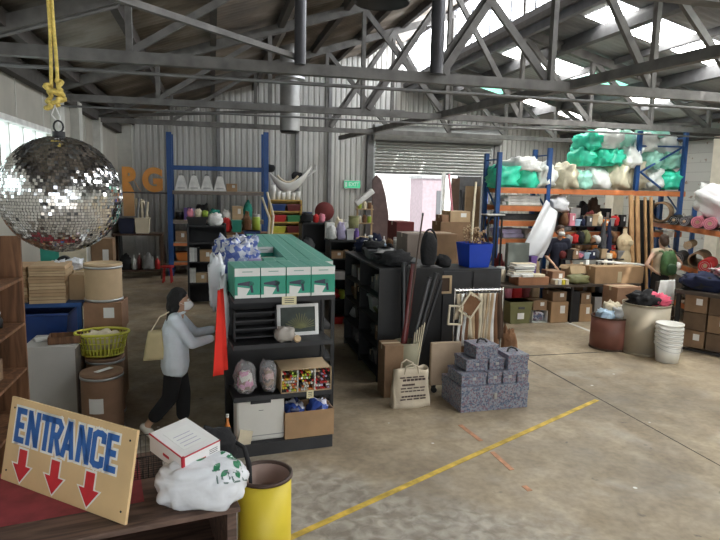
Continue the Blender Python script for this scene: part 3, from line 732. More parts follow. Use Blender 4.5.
# stacks of flattened brown boxes
def stack_flat(label, loc, w, d, hs, rz=0, mats=(kraft, kraft2)):
    z = loc[2]
    for i, h in enumerate(hs):
        l = label % ORD[i]
        t = thing('flat_box', l, 'box', (loc[0]+rnd.uniform(-.012,.012), loc[1]+rnd.uniform(-.01,.01), z), rz+rnd.uniform(-.03,.03), 'flat boxes on the blue trolley')
        MB().span((-w/2,-d/2,0),(w/2,d/2,h-.004)).build('body', mats[i % 2], t, bev=.004)
        MB().span((-w/2-.002,-d/2-.002,h*.45),(w/2+.002,-d/2,h*.55)).build('lid_gap', kraft3, t)
        z += h
stack_flat('pale brown flat box, %s from the bottom in the stack near the tall drum', (xat(45,300,Yb)+.03, Yb+.2, zb+.002), .38, .5, [.085,.08,.075,.08,.06,.06], .05, (kraft2, mat('kraft_mid', (.45,.31,.18), .85)))
stack_flat('pale brown flat box, %s from the bottom in the leftmost stack', (xat(13,300,Yb), Yb+.3, zb+.002), .3, .5, [.09,.09,.09,.09,.06], -.04, (kraft, kraft2))
carton('open brown carton of white paper rolls beside the tall drum', (xat(68,300,Yb)+.12, Yb+.45, zb+.002), (.22,.6,.3), -.1, kraft2, open_=False, sticker=False)
for i, (px, lab, c_) in enumerate(((62,'crumpled white paper bundle on the carton left of the drum','white'),(74,'crumpled white plastic bundle nearest the tall drum','white'))):
    tag(MB().blob((0,0,.07),(.1,.12,.075),.5,2,i+20,22,ridge=True).build('paper_bundle', plast, loc=(xat(px,262,Yb+.5), Yb+.38+.2*i, zb+.305)), lab, 'bundle')
t = thing('desk_fan', 'round black object with white centre behind the flat boxes', 'tape dispenser', (xat(63,258,Yb+.7), Yb+.75, zb+.002))
MB().span((-.12,-.06,0),(.12,.06,.3)).build('stand', kraft2, t)
MB().cyl((0,-.04,.38),(0,.04,.38), .085, n=24).build('ring', blackm, t); MB().cyl((0,-.05,.38),(0,-.03,.38), .03, n=16).build('hub', cm('white'), t)
# drums and cartons in the left aisle
Yd = 7.35
xd = xat(101, 300, Yd)
zc0, zc1, zd1 = zat(101,331,Yd), zat(101,303,Yd), zat(101,265,Yd)
carton('plain brown carton at the bottom under the labelled carton, left aisle', (xd, Yd+.25, 0), (.42,.42,zc0-.002), 0, kraft3, sticker=False)
t = carton('brown carton with large white label under the tall drum', (xd+.02, Yd+.22, zc0), (.42,.4,zc1-zc0-.002), -.05, mat('red_kraft', (.3,.17,.1), .8, var=.15), stc=paper)
drum('tall tan fibre drum standing on the labelled carton', (xd, Yd+.21, zc1+.001), .208, zd1-zc1, kraft2, lid=True, sticker=False)
# drum with yellow basket and the lidded drum in front
Yk = 6.95; xk = xat(101, 345, Yk); zk = zat(101, 357, Yk)
drum('brown drum carrying the yellow laundry basket', (xk+.02, Yk+.1, 0), .2, zk-.01, mat('drum_brown', (.25,.15,.09), .8, var=.15), lid=True, sticker=False)
t = thing('laundry_basket', 'yellow plastic laundry basket full of cloth on a drum', 'basket', (xk, Yk+.1, zk), .05)
yb = mat('yellow_plastic', (.62,.6,.08), .35, var=.05)
m = MB(); zh = .27
el = lambda a, s: (s*.27*math.cos(a), s*.19*math.sin(a))
for i in range(36):
    a = 2*PI*i/36; p, q = el(a,.8), el(a,1.0); m.bar((p[0],p[1],.02),(q[0],q[1],zh-.03), .016, .004, up=(math.cos(a),math.sin(a),0))
for z in (.02,.09,.16,.22): s_ = .8+.2*z/zh; m.tube([(*el(2*PI*i/36, s_),z) for i in range(36)], .006, 5, closed=True)
m.lathe([(0,0),(.2,0),(.216,.02)], 36, sy=.7)
m.build('body', yb, t)
MB().tube([(*el(2*PI*i/36,1.04),zh-.01) for i in range(36)], .016, 8, closed=True).build('rim', yb, t)
tag(MB().blob((0,0,.17),(.2,.13,.1),.35,2.4,31,24,ridge=True,flat=False).build('cloth_pile', cm('cream','cloth'), loc=(xk,Yk+.1,zk)), 'cream cloths heaped in the yellow basket', 'cloth')
Yf2 = 6.35; x2 = xat(99, 390, Yf2)
drum('brown lidded fibre drum with white sticker on the floor, nearest the sign', (x2, Yf2+.18, 0), .205, zat(99,373,Yf2+.1), mat('drum_red_brown', (.27,.16,.1), .75, var=.12), lid=True)
tag(MB().span((-.03,-.1,0),(.03,.1,.004)).build('paper_strip', paper, loc=(x2+.02,Yf2+.18,zat(99,373,Yf2+.1)+.006), rz=-.7), 'strip of white paper lying on the lidded drum', 'paper')
# ================= GONDOLA SHELF (centre) =================
GY = 5.66
gx0, gx1 = xat(233,380,GY), xat(331,370,GY+.1); gw = gx1-gx0; gcx = (gx0+gx1)/2
TZ = zat(280, 296, GY); S2 = zat(280, 343, GY); S3 = zat(280, 394, GY)
GR = .10                                       # the unit stands slightly turned
def gp(x, y): return (gcx+x*math.cos(GR)-y*math.sin(GR), GY+x*math.sin(GR)+y*math.cos(GR))
def gl_(x, y, z): p = gp(x, y); return (p[0], p[1], z)
t = thing('gondola_shelf', 'black steel shop shelf unit facing the camera, four loaded tiers', 'shelf', (gcx, GY, 0), GR)
hw = gw/2
MB().span((-hw-.02,.42,0),(hw+.02,.46,TZ-.02)).build('back_panel', blackm, t)
for i, (z, d) in enumerate(((TZ,.5),(S2,.44),(S3,.44))):
    sh = MB().span((-hw,.42-d+.02,z-.035),(hw,.42,z)).build('shelf', blackm, t)
    MB().span((-hw,.42-d,z-.04),(hw,.42-d+.018,z+.004)).build('price_strip', charcoal, sh)
MB().span((-hw,-.06,0),(hw,.42,.12)).build('base_deck', charcoal, t)
for s in (-1, 1): MB().span((s*hw,.4,0),(s*(hw+.03),.46,TZ+.05)).build('upright', blackm, t)
tagm = mat('price_tag', (.72,.66,.42), .6, var=.03)
for px_, py_, n in ((283,301,'top'),(307,392,'third')):
    z = TZ-.02 if n == 'top' else S3-.01; x = (px_-280)/102*gw
    y = -.085 if n == 'top' else -.025
    g = MB().span((x-.07 if n=='top' else x-.035, y-.006, z-.05),(x+.07 if n=='top' else x+.035, y-.001, z+.03)).build('price_tag', tagm, t)
    for i in range(3): MB().span((x-.045 if n=='top' else x-.02, y-.0075, z-.03+i*.018),(x+.045 if n=='top' else x+.02, y-.0062, z-.024+i*.018)).build('print', inkm, g)
# long aisle shelf running back behind it, carrying the green cartons
aisle_end = at(268, 236, z=TZ+.28).y
t = thing('aisle_shelf', 'long black aisle shelf running back under the green cartons', 'shelf', (gcx+.1, GY+.55, 0), 0)
AL = 5.2
MB().span((-hw-.0,0,TZ-.05),(hw,AL,TZ-.02)).build('top_shelf', blackm, t)
MB().span((-.02,.02,.1),(.02,AL,TZ-.05)).build('centre_panel', blackm, t)
for z in (.3,.75,1.1): MB().span((-hw,.02,z-.03),(hw,AL,z)).build('shelf', blackm, t)
MB().span((-hw,0,0),(hw,AL,.12)).build('base_deck', charcoal, t)
for k in range(5): 
    for s in (-1,1): MB().span((s*hw-.02,k*AL/4.0-.02 if k else 0,.12),(s*hw+.02,k*AL/4.0+.02,TZ-.05)).build('upright', blackm, t)
# green hair-dryer cartons
gbox = mat('green_carton', (.02,.30,.20), .45, var=.06); wbox = mat('carton_white', (.75,.76,.74), .5, var=.04); gdark = mat('carton_pale_green', (.12,.42,.32), .45, var=.05)
navyp = cm('navy', 'gloss')
GW, GD, GH = gw/4.02, .16, zat(280,265,GY)-TZ+.0
GH = .285
def green_box(label, loc, rz):
    t = thing('dryer_carton', label, 'carton', loc, rz, 'green and white cartons on top of the shelves')
    w = GW*.97
    MB().span((-w/2,-GD/2,0),(w/2,GD/2,GH)).build('body', gbox, t, bev=.003)
    MB().span((-w/2+.001,-GD/2-.0015,GH*.72),(w/2-.001,-GD/2-.0004,GH*.985)).build('front_band', wbox, t); MB().span((-w/2+.001,-GD/2-.0015,.002),(w/2-.001,-GD/2-.0004,.03)).build('base_band', wbox, t)
    MB().span((-w*.2,-GD/2-.002,GH*.85),(w*.2,-GD/2-.0015,GH*.88)).build('lettering', mat('faint_green_print',(.25,.4,.35),.6,var=0), t)
    # picture of a hair dryer
    y = -GD/2
    m = MB(); m.lathe([(0,-.0012),(.026,-.001),(.026,.0),(0,0)], 18, M=Matrix.Translation((w*.1,y,GH*.47)) @ Matrix.Rotation(PI/2,4,'X') @ Matrix.Diagonal((1.5,1,1,1)))
    m.prism([(w*-.38,GH*.5),(w*.08,GH*.56),(w*.08,GH*.4),(w*-.38,GH*.44)], .0012, M=Matrix.Translation((0,y,0))); m.prism([(w*.1,GH*.42),(w*.2,GH*.42),(w*.24,GH*.18),(w*.14,GH*.18)], .0012, M=Matrix.Translation((0,y,0)))
    m.build('dryer_picture', navyp, t)
    MB().prism([(w*-.38,GH*.1),(w*-.05,GH*.1),(w*.1,GH*.32),(w*-.38,GH*.38)], .0008, M=Matrix.Translation((0,y,0))).build('pale_picture', wbox, t)
    m = MB()
    for i in range(4): m.bar((-w/2,-GD*.4+i*GD*.27,GH+.0006),(w/2,-GD*.46+i*GD*.27,GH+.0006), .012, .001)
    m.bar((0,-GD/2,GH+.0008),(0,GD/2,GH+.0008), .01, .001)
    m.build('top_pattern', mat('pattern_green', (.30,.55,.48), .5, var=0), t)
    MB().span((w/2,-GD/2+.01,GH*.1),(w/2+.0012,GD/2-.01,GH*.62)).build('side_panel', wbox, t)
    return t
gb0 = None
names = ['left', 'second from the left', 'third from the left', 'right']
for r in range(24):
    for c in range(4):
        if r >= 3 and c == 0: continue
        if r >= 5 and c == 1 and r < 12: continue
        lx_ = (c-1.5)*GW; 
        if r < 3: p = gl_(lx_, .0+r*GD*1.03+.0, TZ+.006)
        else: p = (gcx+.1+lx_, GY+.63+(r-3)*GD*1.05, TZ-.018)
        lab = ('green and white hair-dryer carton, %s in the front row' % names[c]) if r == 0 else ('green carton %s, %s row back from the front row' % ({'left':'in the left column','second from the left':'in the second column','third from the left':'in the third column','right':'in the right column'}[names[c]], ORD[r-1]))
        if gb0 is None: gb0 = green_box(lab, p, GR); o = gb0
        else: o = dup(gb0, p, GR if r < 3 else 0, lab)
        o['label'] = lab
# lilac and white packets between bundles and cartons
for i, (px_, py_, lab, c_) in enumerate(((252,255,'lilac paper packet behind the front green cartons','lilac'),(270,254,'pink-white paper packet beside the lilac packet','cream'))):
    p = at(px_, py_, y=7.2)
    q = thing('paper_packet', lab, 'packet', (p.x, 7.2, TZ-.017), .1)
    MB().span((-.09,-.12,0),(.09,.12,.2)).build('body', cm(c_), q, bev=.01); MB().span((-.07,-.125,.05),(.07,-.121,.15)).build('label', paper, q)
# blue and white film-wrapped bundles leaning at the left of the cartons
blm = voronoi_mat('blue_white_film', [(.06,.1,.36),(.6,.62,.72),(.1,.15,.45),(.7,.72,.8),(.35,.4,.6)], 20, .25)
for i, (px_, y_, r_, lab) in enumerate(((233,6.75,(.17,.16,.24),'blue and white film bundle just left of the green cartons'),(243,7.3,(.17,.16,.25),'blue and white film bundle behind the nearest one, left of the cartons'),(229,7.75,(.2,.16,.22),'blue and white film bundle furthest back on the aisle shelf'))):
    x = xat(px_, 250, y_)
    tag(MB().blob((0,0,r_[2]*.86), r_, .4, 2.2, 40+i, 26, ridge=True).build('film_bundle', blm, loc=(x, y_, TZ-.018)), lab, 'bundle')
for i, (px_, y_, lab) in enumerate(((251,7.75,'white crumpled plastic bundle beyond the lilac packet'),(266,8.0,'second white plastic bundle beyond the pink-white packet'))):
    tag(MB().blob((0,0,.1),(.14,.15,.12),.5,2.2,50+i,22,ridge=True).build('plastic_bundle', plast, loc=(xat(px_,245,y_), y_, TZ-.018)), lab, 'bundle')
# hanging strip of white plastic on the left side, red cloth below
hx = gl_(-hw-.07, .1, 0)
o = MB().blob((0,0,-.32), (.05,.07,.36), .3, 3.5, 60, 22, ridge=True, flat=False).build('hanging_film', plast, loc=(hx[0]-.0, hx[1]+.25, TZ+.12)); tag(o, 'white crumpled plastic film hanging at the left corner of the shelf', 'film')
o = MB().blob((0,0,0), (.08,.09,.28), .3, 3, 66, 24, ridge=True, flat=False).build('hanging_film', plast, loc=(hx[0]-.06, hx[1]+.5, TZ+.05)); tag(o, 'second crumpled white plastic film hanging just behind the first one', 'film')
def cloth(name, label, loc, w, h, m, folds=5, amp=.03, rz=0, taper=.5):
    f = lambda u, v: ((u-.5)*w*(taper+(1-taper)*v), amp*math.sin(u*folds*2*PI+v)*(.3+v), -h*v)
    return tag(MB().grid(f, 40, 12).build(name, m, loc=loc, rz=rz, thick=.004), label, 'cloth')
redc = mat('red_fabric', (.85,.035,.02), .8, var=.08)
cloth('red_cloth', 'bright red cloth hanging on the left side of the shelf', (hx[0]-.03, hx[1]-.02, TZ+.07), .3, .8, redc, 2, .03, PI/2-.3)
# price rail and things on tier two
t = thing('picture', 'white framed picture of a dark plant leaning on the second tier', 'picture', gl_(.2, .24, S2+.002), GR)
t.rotation_euler = (math.radians(-7), 0, GR)
fw, fh = .43, zat(300,302,GY+.3)-S2-.02
m = MB()
m.span((-fw/2,0,0),(-fw/2+.035,.02,fh)).span((fw/2-.035,0,0),(fw/2,.02,fh)).span((-fw/2+.035,0,0),(fw/2-.035,.02,.035)).span((-fw/2+.035,0,fh-.03),(fw/2-.035,.02,fh)); m.build('frame', cm('white','gloss'), t)
MB().span((-fw/2+.03,.012,.03),(fw/2-.03,.018,fh-.03)).build('backing', mat('dull_green_backing', (.03,.045,.035), .5, var=.3, scale=12), t)
m = MB()
for i in range(16):
    a = -1.4+2.8*i/15; L_ = .12+.05*rnd.random(); m.bar((.03,.010,.07),(.03+math.sin(a)*L_,.010,.07+math.cos(a)*L_*.95), .007, .002, up=(0,1,0))
m.build('plant_picture', cm('olive'), t)
p = gl_(.06, .03, S2+.004)
t = thing('sample_bundle', 'plastic bag holding a pale wood slice on the second tier', 'bag', p, GR)
MB().blob((-.03,.02,.07),(.09,.06,.08),.35,2.5,61,22,ridge=True).build('body', mat('clear_film', (.6,.55,.5), .2, var=.1, alpha=.6), t); MB().cyl((.06,-.055,.03),(.065,-.075,.045), .035, n=14).build('wood_slice', cm('tan'), t)
for k, lab in enumerate(('black wire rack at the back left of the second tier',)):
    t = thing('wire_rack', lab, 'rack', gl_(-.25, .2, S2+.002), GR)
    for i in range(4): MB().span((-.2,-.06,.03+i*.08),(.2,.1,.045+i*.08)).build('tray', charcoal, t)
    for s in (-1,1): MB().span((s*.2-.006,-.06,0),(s*.2+.006,.1,.3)).build('side', blackm, t)
t = thing('small_tag', 'tiny white tag on the black wire rack', 'tag', gl_(-.33,.12,S2+.33-.02), GR); MB().span((-.02,-.004,0),(.02,0,.014)).build('body', paper, t); bpy.data.objects.remove(t.children[0]); bpy.data.objects.remove(t)
# tier three: two clear bags and a marker box
film = mat('clear_bag', (.75,.75,.78), .15, var=.05, alpha=.3)
for i, (x, w_, lab, inner, ic) in enumerate(((-.36,.2,'clear plastic bag with a pink and white toy on the third tier','pink doll','pink'),(-.13,.15,'clear plastic bag of brown and pink bits on the third tier','mixed','brown'))):
    t = thing('clear_bag', lab, 'bag', gl_(x, .12, S3+.002), GR)
    MB().blob((0,0,.15),(w_/2+.005,.1,.165),.22,2.4,70+i,26,ridge=True).build('film', film, t)
    MB().blob((.0,-.01,.13),(w_*.36,.07,.1),.3,3,73+i,20,flat=False).build('contents', voronoi_mat('toy_mix_%d' % i, [(.75,.3,.5),(.8,.75,.7),(.3,.15,.12),(.85,.5,.6)] if i == 0 else [(.35,.2,.12),(.7,.4,.35),(.15,.1,.09),(.6,.5,.35)], 22), t)
bx0, bx1 = -.03, hw-.005; bh = zat(305,356,GY)-S3; bh = .235
t = thing('marker_box', 'open cardboard box packed with coloured marker pens on the third tier', 'box', gl_((bx0+bx1)/2, .05, S3+.004), GR)
w_ = bx1-bx0; m = MB()
m.span((-w_/2,-.06,0),(w_/2,.26,.006)).span((-w_/2,-.06,bh-.006),(w_/2,.3,bh)).span((-w_/2,-.06,0),(-w_/2+.008,.26,bh)).span((w_/2-.008,-.06,0),(w_/2,.26,bh)).span((-w_/2,.25,0),(w_/2,.26,bh))
m.build('body', kraft2, t)
for x in (-.17, .17):
    MB().span((w_*x-.004,-.058,.006),(w_*x+.004,.25,bh-.006)).build('divider', paper, t)
penc = [cm(c,'gloss') for c in ('red','yellow','black','orange','white','maroon','green','lime','blue','pink')]
cellw = w_/3
    # individual pens
pens = []
proto = {}
pn = 0; ordp = ['left','middle','right']
for c in range(3):
    for r in range(7):
        for q in range(6):
            if rnd.random() < (.4 if (c < 2 and r > 4) else .06): continue
            x = -w_/2+.018+c*cellw+(q+.4*(r % 2))*(cellw-.03)/5.6; z = .02+r*.029
            if z > bh-.02 or x > w_/2-.016: continue
            cn = rnd.choice(('red','maroon','black','red','white','tan','black','lilac') if c > 1 else ('yellow','lime','orange','black','red','cream','black','white'))
            pw_ = gl_((bx0+bx1)/2+x, .05+.03, S3+.004+z)
            k_ = (cn,)
            if k_ not in proto:
                o = MB().cyl((0,-.075,0),(0,.05,0), .0105, n=10).build('marker_pen', cm(cn,'gloss')); proto[k_] = o
                proto[k_] = o
            else: o = proto[k_].copy(); C.objects.link(o)
            o.location = pw_; o.rotation_euler = (0,0,GR)
            tag(o, '%s-capped marker pen lying in the %s compartment of the cardboard box' % (cn, ordp[c]), 'marker pen', '%s marker pens in the %s compartment' % (cn, ordp[c]))
# bottom tier
t = thing('printer', 'flat white printer standing on end on the bottom tier', 'printer', gl_(-hw+.26, .12, .122), GR)
pm = mat('printer_white', (.72,.71,.67), .4, var=.03)
ph = .43
MB().span((-.235,-.12,0),(.235,.1,ph)).build('body', pm, t, bev=.025)
MB().span((-.1,-.125,ph-.05),(.1,-.11,ph-.02)).build('handle_recess', charcoal, t, bev=.006)
MB().span((-.23,-.124,.055),(.23,-.119,.062)).build('seam', cm('grey'), t)
MB().span((-.02,-.1225,ph*.72),(.025,-.1205,ph*.73)).build('badge', cm('dark grey'), t)
t = thing('magazine', 'yellowish magazine leaning at the lower left of the white printer', 'magazine', gl_(-hw+.03, -.045, .122), GR); t.rotation_euler = (math.radians(-12), math.radians(14), GR)
MB().span((-.005,0,.0),(.12,.012,.15)).build('cover', cm('cream'), t)
t = carton('brown open carton with blue bags inside on the bottom tier', gl_(.255, .12, .122), (.5,.32,.27), GR, kraft, open_=True, sticker=False)
for o in list(t.children):
    if o.name.startswith('flap'): bpy.data.objects.remove(o)
bf = voronoi_mat('blue_film', [(.02,.05,.28),(.05,.1,.4),(.03,.04,.12),(.5,.5,.6)], 10, .25)
for i, (x, lab) in enumerate(((.13,'dark blue plastic bag in the left of the open carton'),(.38,'blue plastic bag in the right of the open carton'))):
    tag(MB().blob((0,0,.16),(.105,.12,.165),.3,2.4,80+i,26,ridge=True).build('blue_bag', bf, loc=gl_(x,.12,.13), rz=GR), lab, 'bag')
# marker pen rack sticking out left: a hand-size orange bottle
t = thing('orange_bottle', 'thin orange bottle standing left of the white printer', 'bottle', gl_(-hw-.06, .0, 0), GR)
MB().lathe([(0,0),(.03,0),(.03,.3),(.012,.36),(.012,.4),(0,.4)], 14).build('body', cm('orange','gloss'), t); MB().cyl((0,0,.4),(0,0,.43), .015).build('cap', cm('white'), t)

# ================= BACK LEFT =================
YL = 17.6
def rackpost(m, x, y, z): m.span((x-.05,y-.05,0),(x+.05,y+.05,z))
xA, xB = xat(170,200,YL), xat(266,200,YL)
ztA = zat(170,132,YL); dx_ = xB-xA
t = thing('pallet_rack', 'tall blue pallet rack bay against the corrugated back wall, at the left', 'rack', (xA, YL, 0))
for x, z in ((0,ztA),(dx_,ztA+.1)):
    for y in (0,.8):
        MB().span((x-.07,y-.05,0),(x+.07,y+.05,z)).build('upright', bluem, t)
MB().span((0,-.03,zat(215,169,YL)-.05),(dx_,.03,zat(215,169,YL)+.07)).build('beam', bluem, t)
for py_ in (192, 221, 243, 262):
    z = zat(215, py_, YL); b = MB().span((.07,-.04,z-.08),(dx_-.07,.04,z)).span((.07,.76,z-.08),(dx_-.07,.84,z)).build('beam', orangem if py_ > 230 else mat('dusty_beam',(.2,.17,.15),.7), t)
    MB().span((.05,-.03,z),(dx_-.05,.82,z+.02)).build('shelf_board', mat('shelf_board', (.3,.25,.19), .8, var=.15), b)
z = zat(215,192,YL)+.022
# four white pyramids
pyr = None; nm = ['leftmost','second from left','third from left','rightmost']
for i, px_ in enumerate((181,194,207,220)):
    x = xat(px_,188,YL)
    loc = (x, YL+.25, z); lab = 'white pyramid-shaped lamp shade on the high shelf, %s of four' % nm[i]
    if pyr is None:
        pyr = thing('pyramid_shade', lab, 'lamp shade', loc, 0, 'white pyramid shades on the high shelf')
        MB().lathe([(.25,0),(.25,.02),(.09,.42),(.0,.42)], 4, smooth=False, M=Matrix.Rotation(PI/4,4,'Z')).build('body', cm('white'), pyr)
        MB().box((0,-.165,.07),(.2,.004,.05)).build('label', cm('light grey'), pyr); MB().tube([(-.05,0,.42),(-.04,0,.46),(.04,0,.46),(.05,0,.42)], .012).build('handle', cm('grey'), pyr)
    else: dup(pyr, loc, 0, lab)
carton('small brown carton right of the white pyramids on the high shelf', (xat(232,188,YL), YL+.3, z), (.3,.3,.22))
# shelf contents: rows of varied things
def item(kind, c, loc, w, d, h, label, group=None, rz=0):
    if kind == 'carton': return carton(label, loc, (w,d,h), rz, {'kraft':kraft,'tan':kraft2,'brown':kraft3}.get(c, cm(c if c in COL else 'white')), group)
    if kind == 'bundle':
        return tag(MB().blob((0,0,h*.46),(w/2,d/2,h*.54),.35,2.3,rnd.randint(0,999),18,ridge=True).build('cloth_bundle', cm(c,'cloth'), loc=loc, rz=rz), label, 'bundle', group)
    if kind == 'tub':
        t = thing('plastic_tub', label, 'tub', loc, rz, group); k = .85
        MB().add([(sx*w/2*s_, sy*d/2*s_, zz) for zz, s_ in ((0,k),(h,1)) for sy in (-1,1) for sx in (-1,1)], [(0,2,3,1),(0,1,5,4),(2,6,7,3),(0,4,6,2),(1,3,7,5),(4,5,7,6)]).build('body', cm(c,'plastic'), t)
        MB().span((-w/2-.012,-d/2-.012,h-.03),(w/2+.012,d/2+.012,h)).build('rim', cm(c,'plastic'), t); return t
    if kind == 'bottle':
        t = thing('bottle', label, 'bottle', loc, rz, group); r = w/2
        MB().lathe([(0,0),(r,0),(r,h*.62),(r*.35,h*.8),(r*.35,h*.9),(0,h*.9)], 14).build('body', cm(c,'gloss'), t); MB().cyl((0,0,h*.9),(0,0,h), r*.45, n=12).build('cap', cm('white'), t); return t
    if kind == 'jar':
        t = thing('jar', label, 'jar', loc, rz, group); r = w/2
        MB().lathe([(0,0),(r,0),(r,h*.8),(r*.85,h*.86),(0,h*.86)], 16).build('body', cm(c,'gloss'), t); MB().cyl((0,0,h*.86),(0,0,h), r*.88, n=16).build('lid', cm('light grey'), t); return t
    if kind == 'book':
        t = thing('book', label, 'book', loc, rz, group)
        MB().span((-w/2,-d/2,0),(w/2,-d/2+.004,h)).span((-w/2,-d/2,0),(-w/2+.004,d/2,h)).span((w/2-.004,-d/2,0),(w/2,d/2,h)).build('cover', cm(c), t); MB().span((-w/2+.004,-d/2+.004,.003),(w/2-.004,d/2-.004,h-.004)).build('pages', paper, t); return t
    if kind == 'roll':
        t = thing('fabric_roll', label, 'roll', loc, rz, group); r = h/2
        MB().cyl((0,-d/2,r),(0,d/2,r), r, n=20).build('fabric', cm(c,'cloth'), t); MB().cyl((0,-d/2-.004,r),(0,-d/2,r), r*.28, n=12).build('core', cm('tan'), t); return t
    if kind == 'basket':
        t = thing('basket', label, 'basket', loc, rz, group)
        MB().lathe([(0,.01),(w*.4,.0),(w*.5,h),(w*.46,h),(w*.37,.03),(0,.03)], 20, sy=d/w).build('body', cm(c,'cloth'), t); MB().tube([(w*.48*math.cos(a),d*.48*math.sin(a),h) for a in [2*PI*i/20 for i in range(20)]], .012, 6, closed=True).build('rim', cm(c), t); return t
NOUN = dict(carton='carton', bundle='cloth bundle', tub='plastic tub', bottle='bottle', jar='jar', book='book', roll='fabric roll', basket='basket')
def fill(place, x0, x1, y, z, items, gap=.02, side='from the left', dirv=None, rz=0, grp=None, rows=None):
    """set items side by side from x0 to x1 (or along dirv) until the space is used"""
    x = x0; n = {}; out = []
    d = Vector(dirv).normalized() if dirv else Vector((1,0,0))
    L = (x1-x0) if not dirv else x1
    s = 0 if dirv else 0
    cnt = 0
    for (k, c, w, dd, h) in items:
        if s+w > L+.01: break
        q = (Vector((x0, y, z))+d*(s+w/2)) if not dirv else (Vector(x0)+d*(s+w/2))
        if dirv: q.z = z
        cnt += 1
        lab = '%s %s, %s %s %s' % (c, NOUN[k], ORD[cnt-1], side, place)
        item(k, c, tuple(q), w, dd, h, lab, grp or 'goods '+place, rz); s += w+gap
def mk(kinds, cols, n, w=(.2,.4), h=(.15,.3), d=(.3,.4)):
    return [(rnd.choice(kinds), rnd.choice(cols), rnd.uniform(*w), rnd.uniform(*d), rnd.uniform(*h)) for _ in range(n)]
zs = [zat(215,p_,YL)+.022 for p_ in (221,243,262)]
fill('on the rack shelf below the pyramids', xA+.12, xB-.12, YL+.3, zs[0], [('jar','black',.22,.2,.25),('book','purple',.09,.3,.34),('book','purple',.09,.3,.35),('book','lilac',.09,.3,.33),('bundle','black',.35,.4,.45),('bundle','teal',.3,.3,.3),('bundle','white',.3,.3,.28),('carton','tan',.3,.35,.4),('bundle','teal',.25,.3,.5)])
fill('on the third rack shelf', xA+.12, xB-.12, YL+.3, zs[1], [('carton','brown',.3,.4,.3),('tub','black',.4,.4,.25),('carton','kraft',.35,.4,.32),('bundle','maroon',.3,.4,.25),('carton','tan',.3,.4,.3),('tub','grey',.3,.4,.22)])
fill('on the lowest rack shelf', xA+.12, xB-.12, YL+.3, zs[2], [('tub','orange',.5,.4,.25),('carton','kraft',.4,.4,.3),('carton','brown',.4,.4,.3),('tub','black',.4,.4,.3)])
# RG letters
let_m = mat('orange_letters', (.95,.42,.1), .6, var=.08)
def bigletter(name, label, px0, px1, poly_strokes, y):
    x0_, x1_ = xat(px0,180,y), xat(px1,180,y); zb_, zt_ = zat((px0+px1)/2,192,y), zat((px0+px1)/2,167,y)
    t = thing(name, label, 'sign letter', ((x0_+x1_)/2, y, zb_)); w, h = x1_-x0_, zt_-zb_
    m = MB(); s = .16
    for st in poly_strokes:
        for p, q in zip(st[:-1], st[1:]):
            a = Vector(((p[0]-.5)*w, 0, p[1]*h)); b = Vector(((q[0]-.5)*w, 0, q[1]*h)); d = (b-a).normalized()
            m.bar(a-d*s*.35, b+d*s*.35, s, .1, up=(0,1,0))
    m.build('face', let_m, t); return t
YG = 18.2
for b__ in ():
  t = bigletter('letter_r', 'large orange block letter R by the back wall, right of the mirror ball', 123, 140, [[(.12,.08),(.12,.92)],[(.12,.92),(.7,.92),(.86,.78),(.86,.62),(.7,.5),(.12,.5)],[(.5,.5),(.86,.08)]], YG)
for b__ in ():
  t = bigletter('letter_g', 'large orange block letter G by the back wall, left of the blue rack', 143, 162, [[(.9,.78),(.75,.92),(.35,.92),(.13,.72),(.13,.28),(.35,.08),(.72,.08),(.88,.25),(.88,.47),(.55,.47)]], YG)
zL = zat(145,192,YG)
for ch, a_, b_2, nm_, lab in (('R',122,141,'letter_r','large orange block letter R by the back wall, right of the mirror ball'),('G',142,163,'letter_g','large orange block letter G by the back wall, left of the blue rack')):
    xa_, xb_ = xat(a_,180,YG), xat(b_2,180,YG); t = thing(nm_, lab, 'sign letter', ((xa_+xb_)/2, YG, zL))
    o = text('face', ch, 1.0, let_m, t, FRONT, .06, .055); vs = o.data.vertices
    mnx, mxx = min(v.co.x for v in vs), max(v.co.x for v in vs); mnz, mxz = min(v.co.z for v in vs), max(v.co.z for v in vs); hL = zat(140,167,YG)-zL
    for v in vs: v.co.x = ((v.co.x-mnx)/(mxx-mnx)-.5)*(xb_-xa_)*.96; v.co.z = (v.co.z-mnz)/(mxz-mnz)*hL
t = thing('wall_bench', 'dull grey shelf board carrying the orange letters', 'shelf', (xat(145,195,YG), YG, 0)); w = 1.5
MB().span((-w/2,-.25,zL-.04),(w/2,.25,zL)).build('board', cm('dark grey'), t)
for s in (-1,1): MB().span((s*w/2-.03*s,-.2,0),(s*w/2-.08*s,.2,zL-.04)).build('leg', cm('dark grey'), t)
t = thing('letter_i', 'narrow orange block letter standing under the R', 'sign letter', (xat(129,205,YG-.5), YG-.5, zat(129,216,YG-.5)))
MB().span((-.14,-.05,0),(.14,.05,zat(129,193,YG-.5)-zat(129,216,YG-.5))).build('face', mat('pale_orange', (.7,.4,.18), .6, var=.05), t)
YS = 17.3
t = thing('side_table', 'dark table holding the tube bin and blue crate under the orange letters', 'table', (xat(138,240,YS), YS, 0))
zt_ = zat(138,233,YS); MB().span((-.62,-.3,zt_-.05),(.66,.3,zt_)).build('tabletop', cm('dark brown'), t)
for sx in (-.58,.62):
    for sy in (-.26,.26): MB().span((sx-.03,sy-.03,0),(sx+.03,sy+.03,zt_-.05)).build('leg', cm('dark brown'), t)
MB().span((-.58,-.25,.2),(.62,.25,.23)).build('lower_shelf', cm('dark brown'), t)
z216 = zat(129,216,YG-.5)
for i in range(1):
    carton('grey carton stack block under the narrow orange letter', (xat(129,225,YG-.5), YG-.5, zt_+.0), (.4,.3,z216-zt_), 0, cm('grey'), sticker=False, tape_=False)
